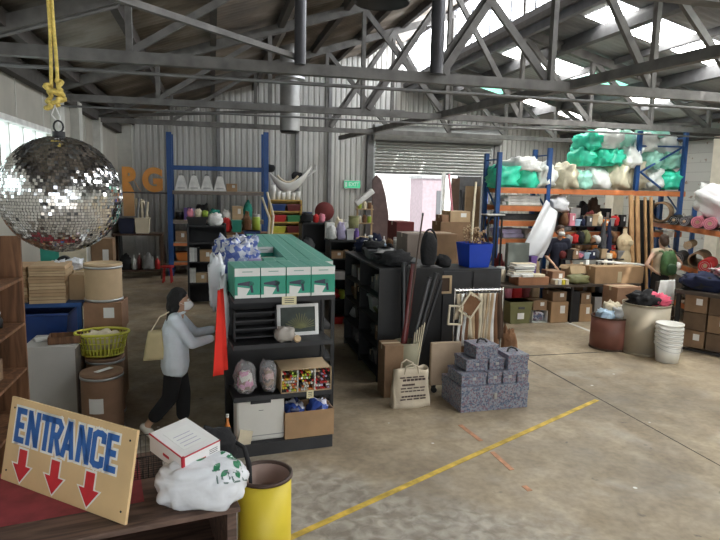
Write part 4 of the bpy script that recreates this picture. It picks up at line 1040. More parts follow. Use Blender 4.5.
t = item('tub', 'cream', (xat(143,232,YS), YS-.05, zt_+.001), .38, .3, .42, 'cream bin full of long cardboard tubes under the orange G')
for i in range(9):
    a = rnd.uniform(-.22,.22); o = thing('cardboard_tube', 'pale cardboard tube standing in the cream bin under the G', 'tube', (xat(143,232,YS)-.13+.033*i, YS-.05+rnd.uniform(-.08,.08), zt_+.42), 0, 'cardboard tubes in the cream bin')
    MB().cyl((0,0,0),(a*.6,0,.42+rnd.uniform(0,.14)), .035, n=10).build('tube', cm('cream') if i % 3 else cm('grey'), o)
t = item('tub','navy',(xat(127,232,YS)+.02, YS-.05, zt_+.001), .4,.4,.4,'navy blue crate on the dark table left of the tube bin')
fill('on the lower shelf of the dark table', xat(138,240,YS)-.5, xat(138,240,YS)+.6, YS, .232, [('bundle','black',.3,.3,.4),('bottle','white',.12,.12,.4),('bottle','maroon',.12,.12,.45),('bundle','grey',.3,.3,.4),('bottle','red',.14,.14,.35),('tub','black',.3,.3,.35)])
YT = 14.4
fill('on the floor under the mirror ball, far left', xat(94,280,YT), xat(134,280,YT), YT, 0, [('carton','brown',.45,.4,1.35),('carton','kraft',.4,.4,1.2),('tub','black',.4,.4,1.0),('carton','tan',.4,.4,1.1)], gap=.05)
t = thing('stool', 'small red plastic stool in the aisle near the blue rack', 'stool', (xat(168,265,16.6), 16.4, 0))
MB().cyl((0,0,.4),(0,0,.44), .17, n=20).build('seat', cm('red','plastic'), t)
for a in range(4): MB().cyl((.15*math.cos(a*PI/2+.7),.15*math.sin(a*PI/2+.7),0),(.11*math.cos(a*PI/2+.7),.11*math.sin(a*PI/2+.7),.4), .02, n=8).build('leg', cm('red','plastic'), t)
# green and cream cupboard seen under the ball
t = thing('notice_board', 'pale green and cream board by the left wall under the mirror ball', 'board', (xat(64,248,9.3), 9.3, 0)); w = xat(86,248,9.3)-xat(42,248,9.3); 
MB().span((-w/2,0,.6),(w/2,.04,zat(62,236,9.3))).build('board', cm('cream'), t); MB().span((-w/2-.02,-.02,.6),(-w/2+.22,.0,zat(62,236,9.3))).build('green_strip', cm('teal'), t)
for s in (-1,1): MB().span((s*w/2-.02,-.2,0),(s*w/2+.02,.24,.6)).build('leg', cm('dark grey'), t)
# dark book bay beside the aisle (x 186-205)
YQ = 13.2
x0_, x1_ = xat(187,240,YQ), xat(212,240,YQ)
def bay(name, label, x0, x1, y, d, zs_, m, top, back=True, cat='shelf', sides=True, rz=0):
    t = thing(name, label, cat, ((x0+x1)/2, y, 0), rz); w = x1-x0
    for s in (-1,1): MB().span((s*w/2,0,0),(s*w/2-s*.03,d,top)).build('side_panel', m, t)
    for z in zs_: MB().span((-w/2+.03,0,z-.025),(w/2-.03,d-.02,z)).build('shelf', m, t)
    if back: MB().span((-w/2+.03,d-.02,0),(w/2-.03,d,top)).build('back_panel', m, t)
    return t
zq = [zat(200,p_,YQ) for p_ in (283,262,243,226)]
bay('book_shelf', 'dark narrow shelf unit behind the film bundles, left of the aisle shelf', x0_, x1_+.3, YQ, .4, zq, charcoal, zat(200,224,YQ))
fill('on the second shelf of the dark narrow unit', x0_+.04, x1_+.27, YQ+.17, zq[1], [('book','white',.05,.22,.3),('book','white',.05,.22,.3),('book','light grey',.05,.22,.29),('book','black',.05,.22,.3),('carton','kraft',.25,.25,.25)], gap=.004)
fill('on the bottom shelf of the dark narrow unit', x0_+.04, x1_+.27, YQ+.17, zq[0], [('book','white',.06,.22,.3),('book','white',.06,.22,.3),('carton','tan',.22,.25,.2),('carton','brown',.22,.25,.2)], gap=.004)
fill('on top of the dark narrow unit', x0_+.0, x1_+.3, YQ+.2, zat(200,226,YQ)+.001, [('tub','black',.42,.3,.18),('bundle','white',.3,.3,.25),('bundle','cream',.3,.3,.3)])
zz = zat(200,226,YQ)+.182
fill('in the black tub on the narrow unit', x0_+.0, x0_+.45, YQ+.2, zz, [('bundle','pink',.14,.2,.16),('bundle','cream',.14,.2,.18),('bundle','lime',.12,.2,.14)])
# cartons and craft goods between the rack and the drawer unit
YM = 14.0
fill('on the floor behind the film bundles', xat(225,250,YM), xat(268,250,YM), YM, 0, [('carton','kraft',.4,.4,1.3),('tub','blue',.35,.35,1.55),('carton','tan',.45,.4,1.45)], gap=.03)
carton('brown carton left of the yellow drawer unit', (xat(257,245,12.2), 12.2, TZ), (.5,.35,.3), 0, kraft) if False else None
YN = 15.4
fill('on the back ledge under the high shelf', xat(222,215,YN), xat(266,215,YN), YN, zat(245,232,YN), [('bundle','red',.22,.25,.35),('tub','teal',.24,.25,.3),('bundle','brown',.22,.25,.45),('jar','lime',.2,.2,.45),('bundle','teal',.25,.25,.4)], gap=.02)
t = thing('back_ledge', 'low dark bench behind the film bundles holding coloured bundles', 'bench', ((xat(222,215,YN)+xat(266,215,YN))/2, YN, 0)); zl_ = zat(245,232,YN)-.001
MB().span((-.7,-.25,zl_-.05),(.7,.25,zl_)).build('top', cm('brown'), t)
for s in (-1,1): MB().span((s*.65-.03,-.22,0),(s*.65+.03,.22,zl_-.05)).build('leg', cm('brown'), t)
# yellow drawer unit with red and blue bins
YD = 13.6; x0_, x1_ = xat(270,220,YD), xat(302,220,YD)
zt_ = zat(286,200,YD)
ym = mat('yellow_ply', (.62,.40,.1), .6, var=.1)
zl = [zat(286,p_,YD) for p_ in (248,233,222,211)]
bay('bin_shelf', 'yellow wooden shelf unit with red and blue pull-out bins', x0_, x1_, YD, .45, zl+[zt_], ym, zt_)
t_ = bpy.data.objects['bin_shelf']; w = x1_-x0_
MB().span((-w/2+.03,-.01,zl[0]-.6),(w/2-.03,.0,zl[0]-.03)).build('door', mat('mustard_door', (.55,.36,.05), .6, var=.08), t_)
for r, z in enumerate(zl):
    h = ((zl+[zt_])[r+1]-z)*.62
    for s in range(2):
        c = [('maroon','red'),('yellow','maroon'),('red','green'),('blue','maroon')][r][s]
        item('tub', c, (x0_+.05+w*.22+s*w*.46, YD+.16, z+.001), w*.42, .3, h, '%s bin on the %s shelf of the yellow unit, %s side' % (c, ['lowest','second lowest','second highest','highest'][r], ['left','right'][s]), 'bins in the yellow shelf unit')
for i in range(6):
    o = thing('paper_cup', 'white cup on the yellow shelf unit, %s from the left' % ORD[i], 'cup', (x0_+.09+i*(w-.16)/5, YD+.18, zt_+.001), 0, 'white cups on the yellow shelf unit')
    h = .34 if i == 0 else .17+.03*(i % 2)
    MB().lathe([(0,0),(.045,0),(.06,h),(.055,h),(.042,.01),(0,.01)], 16).build('cup', cm('white'), o); MB().lathe([(.058,h-.015),(.065,h-.01),(.06,h)], 16).build('rim', cm('white'), o)
# thin leaning poles and arch left of it
for i, (pa, pb, lab) in enumerate((((268,240),(262,197),'pale bent strip leaning at the left side of the yellow unit'),((271,240),(267,192),'second pale strip leaning against the yellow unit'))):
    a, b = at(*pa, y=13.3), at(*pb, y=13.3); mid = (a+b)/2+Vector((.1,0,0))
    tag(MB().tube([(a.x-.0, a.y, 0), a, mid, b], .025).build('bent_strip', cm('cream')), lab, 'strip')
# white curved shell hung on the wall
YH = 18.15
t = thing('rocking_shell', 'white curved boat-like shell on the wall above the yellow unit', 'shell', (xat(290,185,YH), YH, zat(290,190,YH)))
L_ = xat(311,185,YH)-xat(270,185,YH)
def shell(u, v):
    x = (u-.5)*L_; top = zat(270,171,YH)-zat(290,190,YH)
    zc = .05+top*(2*abs(u-.42))**1.7*.8; wv = .16*(1-abs(2*u-1)**3)+.03
    a = PI*(v-.5)*1.1+0
    return (x, -.1+math.sin(a)*wv*.9-.0, zc-math.cos(a)*wv*1.3+.12)
MB().grid(shell, 30, 12).build('hull', cm('white','gloss'), t, thick=.03)
MB().tube([(( i/14-.5)*L_*.5-.1, -.26, .23+.3*(abs(i/14-.5)*1.6)**2) for i in range(15)], .03).build('pad', cm('cream'), t)
for x in (-.62, .2): MB().blob((x,-.08,.62 if x < 0 else .42),(.17,.1,.12),.2,2,90,18,flat=False).build('cushion', cm('black','cloth'), t)
MB().tube([(.3,-.1,.3),(.75,-.15,.62),(L_/2+.15,-.1,.75)], .04).build('arm', cm('light grey'), t)
MB().span((-.03,-.1,.1),(.03,.5,.16)).build('wall_bracket', cm('grey'), t)
# ================= BACK MIDDLE =================
exitm = mat('exit_green', (.02,.28,.14), .4, emit=(.05,.5,.25), es=.5, var=0)
p = at(352,184,y=YB-.12); t = thing('exit_sign', 'green and white EXIT sign on the back wall left of the roller door', 'sign', (p.x, YB-.12, p.z-.14))
MB().span((-.27,-.04,0),(.27,.08,.25)).build('housing', paper, t); MB().span((-.26,-.046,.015),(.26,-.041,.235)).build('face', exitm, t)
text('lettering', 'EXIT', .17, paper, t, Matrix.Translation((.05,-.05,.125)) @ FRONT, .002, .003)
MB().span((-.235,-.05,.05),(-.17,-.047,.2)).build('running_figure', paper, t)
YC = 10.9
x0, x1 = xat(330,250,YC), xat(362,250,YC)
zc = [zat(345,p_,YC) for p_ in (300,280,259)]; ztc = zat(345,240,YC)
bay('craft_shelf', 'black metal shelf unit crowded with craft goods, left of the long black shelving', x0, x1, YC, .5, zc, blackm, ztc)
MB().span((x0-(x0+x1)/2-.02,-.05,ztc-.04),(x1-(x0+x1)/2+.02,.5,ztc)).build('top_board', blackm, bpy.data.objects['craft_shelf'])
fill('on top of the black craft shelf', x0-.02, x1+.02, YC+.12, ztc+.001, [('bundle','white',.16,.2,.25),('bundle','lilac',.16,.2,.3),('tub','light grey',.14,.2,.2),('bundle','purple',.1,.2,.2)], gap=.01)
fill('at the back of the black craft shelf top', x0-.02, x1+.02, YC+.36, ztc+.001, [('carton','white',.16,.18,.3),('bundle','cream',.16,.18,.4),('jar','white',.1,.1,.36),('basket','olive',.2,.18,.42)], gap=.01)
fill('on the upper shelf of the craft unit', x0+.04, x1-.03, YC+.2, zc[2]+.001, [('carton','kraft',.22,.3,.14),('bundle','tan',.15,.3,.15),('bundle','cream',.15,.3,.13)], gap=.01)
fill('on the middle shelf of the craft unit', x0+.04, x1-.03, YC+.2, zc[1]+.001, [('carton','white',.3,.3,.15),('carton','white',.2,.3,.12)], gap=.01)
fill('on the lower shelf of the craft unit', x0+.04, x1-.03, YC+.2, zc[0]+.001, [('bundle','red',.16,.3,.2),('bundle','lime',.14,.3,.17),('bundle','pink',.14,.3,.14)], gap=.01)
fill('on the floor of the craft unit', x0+.04, x1-.03, YC+.2, .001, [('tub','red',.25,.3,.14),('tub','grey',.25,.3,.14)], gap=.01)
YO = 12.2; x0, x1 = xat(302,250,YO), xat(331,250,YO); zo = zat(316,222,YO)
bay('dark_bookcase', 'black furniture unit between the yellow unit and the craft shelf', x0, x1, YO, .5, [.4,.8,1.2], blackm, zo-.02)
MB().span((x0-(x0+x1)/2,0,zo-.05),(x1-(x0+x1)/2,.5,zo-.02)).build('top_board', blackm, bpy.data.objects['dark_bookcase'])
for z, its in ((.401,[('bundle','dark grey',.28,.3,.3),('carton','brown',.25,.3,.3)]),(.801,[('bundle','black',.25,.3,.3),('bundle','grey',.25,.3,.25)]),(1.201,[('bundle','dark grey',.25,.3,.3),('tub','black',.3,.3,.25)])):
    fill('on %s shelf of the black furniture unit' % {'.4':'low','.8':'middle','1.2':'high'}[('%g' % round(z,1)).lstrip('0')], x0+.04, x1-.04, YO+.22, z, its)
fill('on top of the black furniture unit', x0, x1, YO+.2, zo-.019, [('bundle','black',.25,.3,.2),('bundle','red',.13,.2,.16),('bundle','pink',.12,.2,.18),('jar','white',.12,.12,.3)], gap=.0)
t = thing('office_chair', 'black and red round-backed chair standing near the exit sign', 'chair', (xat(326,215,14.6), 14.6, 0))
zb_ = zat(327,214,14.6)
MB().lathe([(.0,0),(.24,.0),(.26,.05),(.0,.07)], 24, M=Matrix.Translation((0,0,zb_-.5))).build('seat', cm('black'), t)
MB().lathe([(0,-.03),(.24,-.03),(.24,.03),(0,.03)], 24, M=Matrix.Translation((0,.22,zb_+.05)) @ Matrix.Rotation(PI/2,4,'X')).build('backrest', cm('maroon'), t)
MB().cyl((0,0,.08),(0,0,zb_-.5), .04).cyl((0,.2,zb_-.5),(0,.22,zb_-.1), .03).build('column', blackm, t)
for a in range(5): MB().bar((0,0,.08),(.3*math.cos(a*1.257),.3*math.sin(a*1.257),.04), .04, .04).build('leg', blackm, t)
fill('against the back wall under the exit sign', xat(300,220,16.5), xat(322,220,16.5), 16.5, 0, [('tub','blue',.3,.3,zat(305,212,16.5)),('tub','navy',.35,.3,zat(315,210,16.5)-.1)], gap=.02)
# wooden ladder frame & white roll near the door
YW = 12.6
t = thing('wooden_stand', 'light wooden display stand with small goods, near the roller door', 'stand', (xat(364,235,YW), YW, 0)); zt_ = zat(364,205,YW); 
for s in (-.16,.16): MB().bar((s,0,0),(s,0,zt_), .035, .035).build('post', kraft2, t)
for i in range(3): MB().span((-.18,-.1,zt_-.1-i*.3),(.18,.1,zt_-.08-i*.3)).build('shelf', kraft2, t)
for i in range(2):
    for j in range(3): item(('jar','bundle','jar')[j], ('lime','cream','brown')[(i+j) % 3], (xat(364,235,YW)-.11+.11*j, YW, zt_-.38-i*.3+.301-.0), .09, .1, .16, '%s small item on the %s shelf of the wooden stand, %s from the left' % (('lime','cream','brown')[(i+j) % 3], ['middle','lowest'][i] if False else ['top','middle'][i], ORD[j]), 'goods on the wooden stand')
t = thing('foam_block', 'white foam block tilted on top of the wooden stand', 'block', (xat(364,203,YW), YW, zt_+.12)); t.rotation_euler = (0, math.radians(-38), 0)
MB().span((-.24,-.08,-.06),(.24,.08,.06)).build('body', cm('white'), t, bev=.02)
bpy.data.objects.remove(t.children[0]); bpy.data.objects.remove(t)
o = MB().span((-.24,-.08,-.06),(.24,.08,.06)).build('foam_block', cm('white'), loc=(xat(364,203,YW), YW, zt_+.165), bev=.02); o.rotation_euler = (0, math.radians(-38), 0); tag(o, 'white foam block tilted on top of the wooden stand', 'block')
# curved dark slab in the doorway and things standing in the doorway
YX = 18.2
pts = [(372,240),(372,180),(376,175),(381,180),(385,195),(388,215),(389,240)]
P0 = at(380,240,y=YX); poly = [(at(a,b,y=YX).x-P0.x, at(a,b,y=YX).z) for a, b in pts]; poly = [(x, max(z,0)) for x, z in poly]; poly[0] = (poly[0][0],0); poly[-1] = (poly[-1][0],0)
tag(MB().prism(poly[::-1], .08).build('curved_panel', mat('mauve_brown', (.13,.085,.085), .7, var=.2), loc=(P0.x,YX,0)), 'dark curved panel standing at the left side of the roller door', 'panel')
def standpanel(name, label, pa, pb, y, m, th=.05, cat='panel'):
    a, b = at(*pa, y=y), at(*pb, y=y); w = abs(b.x-a.x)
    return tag(MB().span((-w/2,0,0),(w/2,th,a.z)).build(name, m, loc=((a.x+b.x)/2,y,0)), label, cat)
standpanel('white_post', 'thin white post standing in the doorway', (443,172),(446,172), 18.4, cm('white'), .1, 'post')
standpanel('dark_sheet', 'dark grey sheet leaning in the doorway behind the others', (458,176),(492,176), 18.75, cm('dark grey'))
standpanel('dark_door_leaf', 'tall dark brown panel in the right of the doorway', (452,178),(460,178), 18.3, cm('dark brown'))
standpanel('brown_board', 'brown board standing in the right of the doorway', (466,186),(487,186), 18.5, mat('mid_brown', (.2,.13,.07), .8))
standpanel('grey_sheet', 'tall grey sheet at the right edge of the doorway', (482,176),(492,176), 18.1, cm('grey'))
for i, (pa, pb, c, lab) in enumerate((((449,174),(459,245),'pink','pinkish pole leaning in the doorway'),((461,190),(470,250),'black','dark pole leaning right of the pink pole'),((488,175),(484,250),'blue','blue pole at the right side of the doorway'),((476,182),(470,250),'cream','cream pole leaning in the doorway'))):
    a, b = at(*pa, y=17.6), at(*pb, y=17.2); b.z = 0
    tag(MB().cyl(b, a, .035, n=10).build('pole', cm(c)), lab, 'pole')
tag(MB().blob((0,0,.75),(.2,.18,.85),.3,2,101,20,ridge=True).build('blue_tarp', mat('tarp_blue',(.13,.18,.33),.6), loc=(xat(443,225,17.8),17.8,0)), 'blue tarpaulin bundle standing in the doorway', 'tarp')

# ================= LONG BLACK SHELVING =================
bx, by0, by1 = 2.12, 7.5, 9.6; bd_ = .88; bz = 1.52
t = thing('long_shelving', 'long black double shelving with dark goods, right of the central aisle', 'shelf', (bx, by0, 0))
Lb = by1-by0
MB().span((bd_-.02,0,.0),(bd_,Lb,bz)).build('back_panel', blackm, t)
for y in (0, Lb*.5, Lb-.03): MB().span((0,y,0),(bd_-.02,y+.03,bz)).build('side_panel', blackm, t)
zsb = [.1,.48,.82,1.16]
for z in zsb: MB().span((0,.03,z-.025),(bd_-.02,Lb-.03,z)).build('shelf', blackm, t)
MB().span((-.01,-.02,bz),(bd_,Lb+.01,bz+.03)).build('top_board', blackm, t)
nmz = ['bottom','second','third','fourth']
for k, z in enumerate(zsb):
    y = by0+.08; i = 0
    while y < by1-.2:
        w = rnd.uniform(.14,.3)
        if y+w > by1-.05: break
        if abs(y+w/2-(by0+Lb*.5)) < w/2+.05: y = by0+Lb*.5+.05; 
        kd = rnd.choice(['carton','bundle','tub','bundle','carton']); c = rnd.choice(['dark grey','black','brown','grey','dark brown','light grey','navy','olive','white'] if k else ['brown','grey','dark grey','white','kraft'])
        h = rnd.uniform(.14,.26)
        item(kd, c, (bx+.3, y+w/2, z+.001), w*.95 if False else .42, w*.92, h, '%s %s on %s shelf of the long black shelving, %s from near end' % (c, NOUN[kd], nmz[k], ORD[i]), 'goods on the long black shelving')
        y += w+.03; i += 1
# goods on top of it
y = by0+.1; i = 0
for kd, c, w, d, h in [('bundle','black',.4,.3,.2),('tub','black',.45,.3,.12),('bundle','grey',.35,.25,.16),('tub','dark grey',.4,.3,.15),('bundle','black',.35,.25,.22),('bottle','black',.16,.16,.3),('jar','light grey',.15,.15,.2),('bundle','navy',.3,.22,.2)]:
    if y+d > by1: break
    item(kd, c, (bx+.3, y+d/2, bz+.031), w, d, h, '%s %s on top of the long black shelving, %s from near end' % (c, NOUN[kd], ORD[i]), 'goods on top of the long black shelving'); y += d+.01; i += 1
yg = 10.25; ga, gb = xat(357,250,yg), xat(402,250,yg); zg = zat(380,249,yg)
t = thing('goods_table', 'low dark table of bottles and trinkets beyond the long black shelving', 'table', ((ga+gb)/2, yg, 0)); w = gb-ga
MB().span((-w/2,-.3,zg-.04),(w/2,.35,zg)).build('tabletop', blackm, t)
for sx in (-1,1):
    for sy in (-.26,.31): MB().span((sx*(w/2-.03)-.02,sy-.02,0),(sx*(w/2-.03)+.02,sy+.02,zg-.04)).build('leg', blackm, t)
fill('at the front of the trinket table', ga, gb, yg-.18, zg+.001, [('bottle','white',.06,.06,.16),('jar','navy',.08,.08,.12),('bundle','cream',.09,.12,.1),('bottle','black',.06,.06,.2),('jar','light grey',.08,.08,.1),('bottle','light blue',.06,.06,.15),('bundle','black',.1,.12,.12),('jar','white',.07,.07,.13)], gap=.012)
fill('at the back of the trinket table', ga, gb, yg+.12, zg+.001, [('bundle','tan',.13,.15,.2),('bottle','cream',.07,.07,.26),('jar','lime',.07,.07,.18),('bundle','navy',.18,.15,.26),('bottle','white',.07,.07,.22),('bundle','brown',.12,.15,.18),('jar','white',.08,.08,.2)], gap=.01)
# charcoal cabinets with the blue tub
cy = 7.8; x0, x1 = xat(441,300,cy), xat(500,300,cy); zc_ = zat(470,269,cy)
t = thing('charcoal_cabinet', 'charcoal cabinet carrying the blue tub, behind the clothes rail', 'cabinet', ((x0+x1)/2, cy, 0)); w = x1-x0
MB().span((-w/2,0,.05),(w/2,.6,zc_)).build('body', charcoal, t, bev=.004)
for i in range(2):
    d = MB().span((-w/2+.02+i*w/2,-.018,.08),(-.02+i*w/2,0,zc_-.03)).build('door', charcoal, t); MB().cyl((-.06+i*.12 if True else 0,-.03,zc_*.55),(-.06+i*.12,-.03,zc_*.65), .007).build('handle', chrome, d)
MB().span((-w/2+.02,.03,0),(w/2-.02,.57,.05)).build('plinth', blackm, t)
t = thing('blue_tub', 'bright blue square tub full of dried twigs on the charcoal cabinet', 'tub', (xat(474,255,cy+.3), cy+.3, zc_+.001), .1)
bh = zat(474,245,cy+.3)-zc_+.03; bl = mat('bright_blue', (.01,.06,.5), .4, var=.05)
m = MB()
k0, k1 = .155, .195
for a, b in (((-1,-1),(1,-1)),((1,-1),(1,1)),((1,1),(-1,1)),((-1,1),(-1,-1))):
    m.add([(a[0]*k0,a[1]*k0,0),(b[0]*k0,b[1]*k0,0),(b[0]*k1,b[1]*k1,bh),(a[0]*k1,a[1]*k1,bh)],[(0,1,2,3)])
m.add([(-k0,-k0,0),(k0,-k0,0),(k0,k0,0),(-k0,k0,0)],[(0,3,2,1)])
m.build('body', bl, t, thick=.008); MB().tube([(-k1,-k1,bh),(k1,-k1,bh),(k1,k1,bh),(-k1,k1,bh)], .012, 6, closed=True).build('rim', bl, t)
t = thing('twig_bunch', 'bunch of dried brown and cream twigs in the bright blue tub', 'twigs', (xat(474,255,cy+.3), cy+.3, zc_+.02))
m, m2 = MB(), MB()
for i in range(40):
    a, r = rnd.uniform(0,2*PI), rnd.uniform(.05,.24); h = bh+rnd.uniform(.02,.24); tip = Vector((r*math.cos(a), r*math.sin(a)*.7, h))
    m.cyl((tip.x*.4,tip.y*.4,.02), tip, .004, .002, 5)
    for q in range(3): m2.blob(tip+Vector((rnd.uniform(-.02,.02),rnd.uniform(-.02,.02),rnd.uniform(-.05,.01))), (.012,.012,.012), .3, 3, i, 6, flat=False)
m.build('twigs', cm('brown'), t); m2.build('seed_heads', cm('tan'), t)['kind'] = 'stuff'
fill('on the charcoal cabinet left of the blue tub', x0, xat(462,255,cy), cy+.25, zc_+.001, [('bundle','black',.22,.25,.16),('bundle','grey',.1,.2,.08)], gap=.0)
# big cartons behind
yy_ = 9.3
for i, (pa, pb, ty, y, m_, lab) in enumerate(((407,430,234,9.3,mat('dusty_carton',(.27,.22,.19),.9),'large dull brown carton behind the long shelving'),(431,458,234,9.3,kraft3,'large brown carton left of the blue tub, behind the cabinet'),(396,414,222,10.6,cm('maroon'),'dark maroon box behind the dull brown carton'))):
    a, b = xat(pa,240,y), xat(pb,240,y); carton(lab, ((a+b)/2, y+.3, 0), (abs(b-a)*.97,.6,zat((pa+pb)/2,ty,y)), 0, m_, sticker=False)
a, b = xat(440,215,11.6), xat(470,215,11.6)
carton('brown carton stack block carrying the white box near the doorway', ((a+b)/2, 11.8, 0), (b-a,.5,zat(455,222,11.6)), 0, kraft3, sticker=False)
carton('white-topped brown box in front of the doorway', ((a+b)/2+.1, 11.8, zat(455,222,11.6)+.001), ((b-a)*.7,.4,.22), .1, kraft2, open_=False); 
carton('small brown box left of the white-topped box', ((a+b)/2-.22, 11.75, zat(455,222,11.6)+.001), (.16,.3,.14), .1, mat('red_kraft', (.3,.17,.1), .8), sticker=False)
# black backpack and long bags
yk = 7.05
def pz(px_, py_, y): return at(px_, py_, y=y)
t = thing('tall_bin', 'olive cardboard bin holding long black tubes, behind the tote bag', 'bin', (xat(408,360,yk), yk+.1, 0))
w = (xat(420,360,yk)-xat(396,360,yk))/2; h = zat(408,343,yk)
MB().lathe([(w-.006,.02),(w-.006,h),(w,h),(w,0),(0,0),(0,.02),(w-.006,.02)], 24).build('body', mat('olive_card', (.27,.25,.17), .8), t)
bin_c = Vector((xat(408,360,yk), yk+.1, 0))
for i, (dx, tip, r, c, lab) in enumerate(((.0,(437,273),.038,'black','fat black tube leaning right out of the olive bin'),(-.04,(430,277),.03,'dark grey','dark grey tube beside the fat black one in the olive bin'),(.05,(441,280),.022,'black','thin black tube furthest right in the olive bin'),(-.08,(423,213),.012,'dark brown','long thin dark brown pole rising out of the olive bin'),(-.09,(414,262),.045,'maroon','dark maroon roll standing upright in the olive bin'),(-.02,(404,262),.04,'black','black roll standing left in the olive bin'))):
    a = bin_c+Vector((dx,0,.03)); b = at(*tip, y=yk+.12+.03*i)
    o = thing('long_tube', lab, 'tube', a); MB().cyl((0,0,0), b-a, r, r*.9, 14).build('tube', cm(c,'gloss'), o); 
    MB().cyl((b-a)*.985, (b-a)*1.0, r*1.08, n=14).build('end_cap', charcoal, o)
for i in range(5):
    a = bin_c+Vector((.06+.012*i,-.05,.03)); tag(MB().cyl((0,0,0),(.03+.02*i,-.02,h+.1+.03*i), .008, n=8).build('thin_stick', cm('cream'), loc=a), 'pale thin stick standing at the right of the olive bin', 'stick', 'sticks in the olive bin')
t = thing('backpack', 'black padded backpack with looped strap on the shelving by the blue tub', 'bag', (bx+.74, 7.68, bz+.03))
z_ = zat(437,265,7.5); t.location.z = bz+.032
MB().blob((0,0,.22),(.11,.09,.24),.15,2,111,24).build('body', cm('black','cloth'), t); MB().tube([(.0+.1*math.cos(a),-.02,.3+.2*math.sin(a)) for a in [PI*i/14*1.0 for i in range(15)]], .014).build('strap', cm('black','cloth'), t)
carton('plain brown carton on the floor left of the olive bin', ((xat(378,360,7.2)+xat(396,360,7.2))/2, 7.05, 0), (xat(396,360,7.2)-xat(378,360,7.2),.3,zat(387,344,7.0)), 0, kraft3, sticker=False)
# cream tote bag
t = thing('tote_bag', 'cream canvas tote bag with dark printed lines on the floor', 'bag', (xat(413,400,6.5), 6.62, 0), .08)
tw = xat(432,400,6.5)-xat(395,400,6.5); th_ = zat(413,370,6.55)
canvas = mat('canvas', (.62,.54,.42), .9, var=.08, bump=.2, bscale=60)
def tot(u, v):
    a = 2*PI*u; q = lambda x_: math.copysign(abs(x_)**.45, x_)
    return (q(math.cos(a))*tw/2*(1.04-.1*v)+.006*math.sin(9*v), q(math.sin(a))*.1*(1.0-.5*v)+.012*math.sin(5*a+4*v), v*th_*(1+.04*math.sin(a*2)))
m = MB().grid(tot, 40, 10); m.span((-tw*.5,-.07,.0),(tw*.5,.07,.01)); m.build('body', canvas, t, thick=.004)
for s, y in ((1,-.06),(1,.06)): MB().tube([(-.1,y,th_-.05),(-.09,y*1.2,th_+.05),(-.02,y*1.6,th_+.08),(.06,y*1.2,th_+.04),(.08,y,th_-.05)], .01, 6).build('handle', canvas, t)
pr = mat('dark_print', (.09,.06,.06), .8, var=0)
for i, (z, a, b, hh_) in enumerate(((.80,-.36,.34,.02),(.72,-.28,.36,.035),(.60,-.30,.05,.03),(.52,-.34,.36,.018),(.44,-.34,.33,.018),(.30,-.32,.36,.025),(.23,-.36,.38,.02))):
    words = 2+i % 3; m = MB()
    for k in range(words*2):
        xa = a+(b-a)*k/(words*2); xb = xa+(b-a)/(words*2)*.8
        m.span((xa*tw,-.118+.042*z,z*th_),(xb*tw,-.112+.042*z,z*th_+hh_*.7))
    m.build('printed_line', pr, t)
# beige board leaning
a, b = xat(431,380,6.95), xat(461,380,6.95)
t = thing('padded_board', 'beige padded board on black castors leaning by the clothes rail', 'board', ((a+b)/2, 6.98, 0))
MB().span((-(b-a)/2,0,.09),((b-a)/2,.06,zat(446,343,6.95))).build('panel', mat('beige_pad', (.46,.35,.25), .8, var=.1), t, bev=.015)
for s in (-1,1):
    MB().cyl((s*(b-a)*.36,-.01,.035),(s*(b-a)*.36,.03,.035), .035, n=16).build('castor', blackm, t)
    MB().span((s*(b-a)*.36-.02,-.0,.04),(s*(b-a)*.36+.02,.05,.1)).build('fork', blackm, t)
# gold framed picture
a = at(441,294,y=7.6); b = at(450,276,y=7.6)
t = thing('picture', 'dark picture in a wooden frame hung on the charcoal cabinet edge', 'picture', ((a.x+b.x)/2, 7.62, a.z)); w, h = b.x-a.x+.08, b.z-a.z
f = MB().span((-w/2,0,0),(-w/2+.03,.03,h)).span((w/2-.03,0,0),(w/2,.03,h)).span((-w/2+.03,0,0),(w/2-.03,.03,.03)).span((-w/2+.03,0,h-.03),(w/2-.03,.03,h)); f.build('frame', kraft2, t); MB().span((-w/2+.03,.012,.03),(w/2-.03,.02,h-.03)).build('picture', cm('dark brown'), t)
# clothes rail with hanging frames and strips
yr = 7.2; xa, xb = xat(455,290,yr), xat(503,290,yr); zr = zat(478,290,yr)
t = thing('clothes_rail', 'chrome clothes rail standing behind the patterned boxes', 'rail', ((xa+xb)/2, yr, 0)); w = (xb-xa)/2
MB().cyl((-w,0,zr),(w,0,zr), .014).build('top_bar', chrome, t)
for s in (-1,1): MB().cyl((s*w,0,.08),(s*w,0,zr+.03), .014).build('upright', chrome, t); f = MB().cyl((s*w,-.22,.07),(s*w,.22,.07), .014).build('foot', chrome, t); MB().cyl((s*w-.012,-.2,.03),(s*w+.012,-.2,.03), .03).build('castor', blackm, f); MB().cyl((s*w-.012,.2,.03),(s*w+.012,.2,.03), .03).build('castor', blackm, f)
sm_ = [cm('beige','cloth'), cm('cream','cloth'), cm('tan','cloth'), cm('brown','cloth'), cm('white','cloth'), cm('olive','cloth')]
cols_ = ['beige','white','brown','cream','tan','brown','cream','beige','tan','white','brown','dark brown']
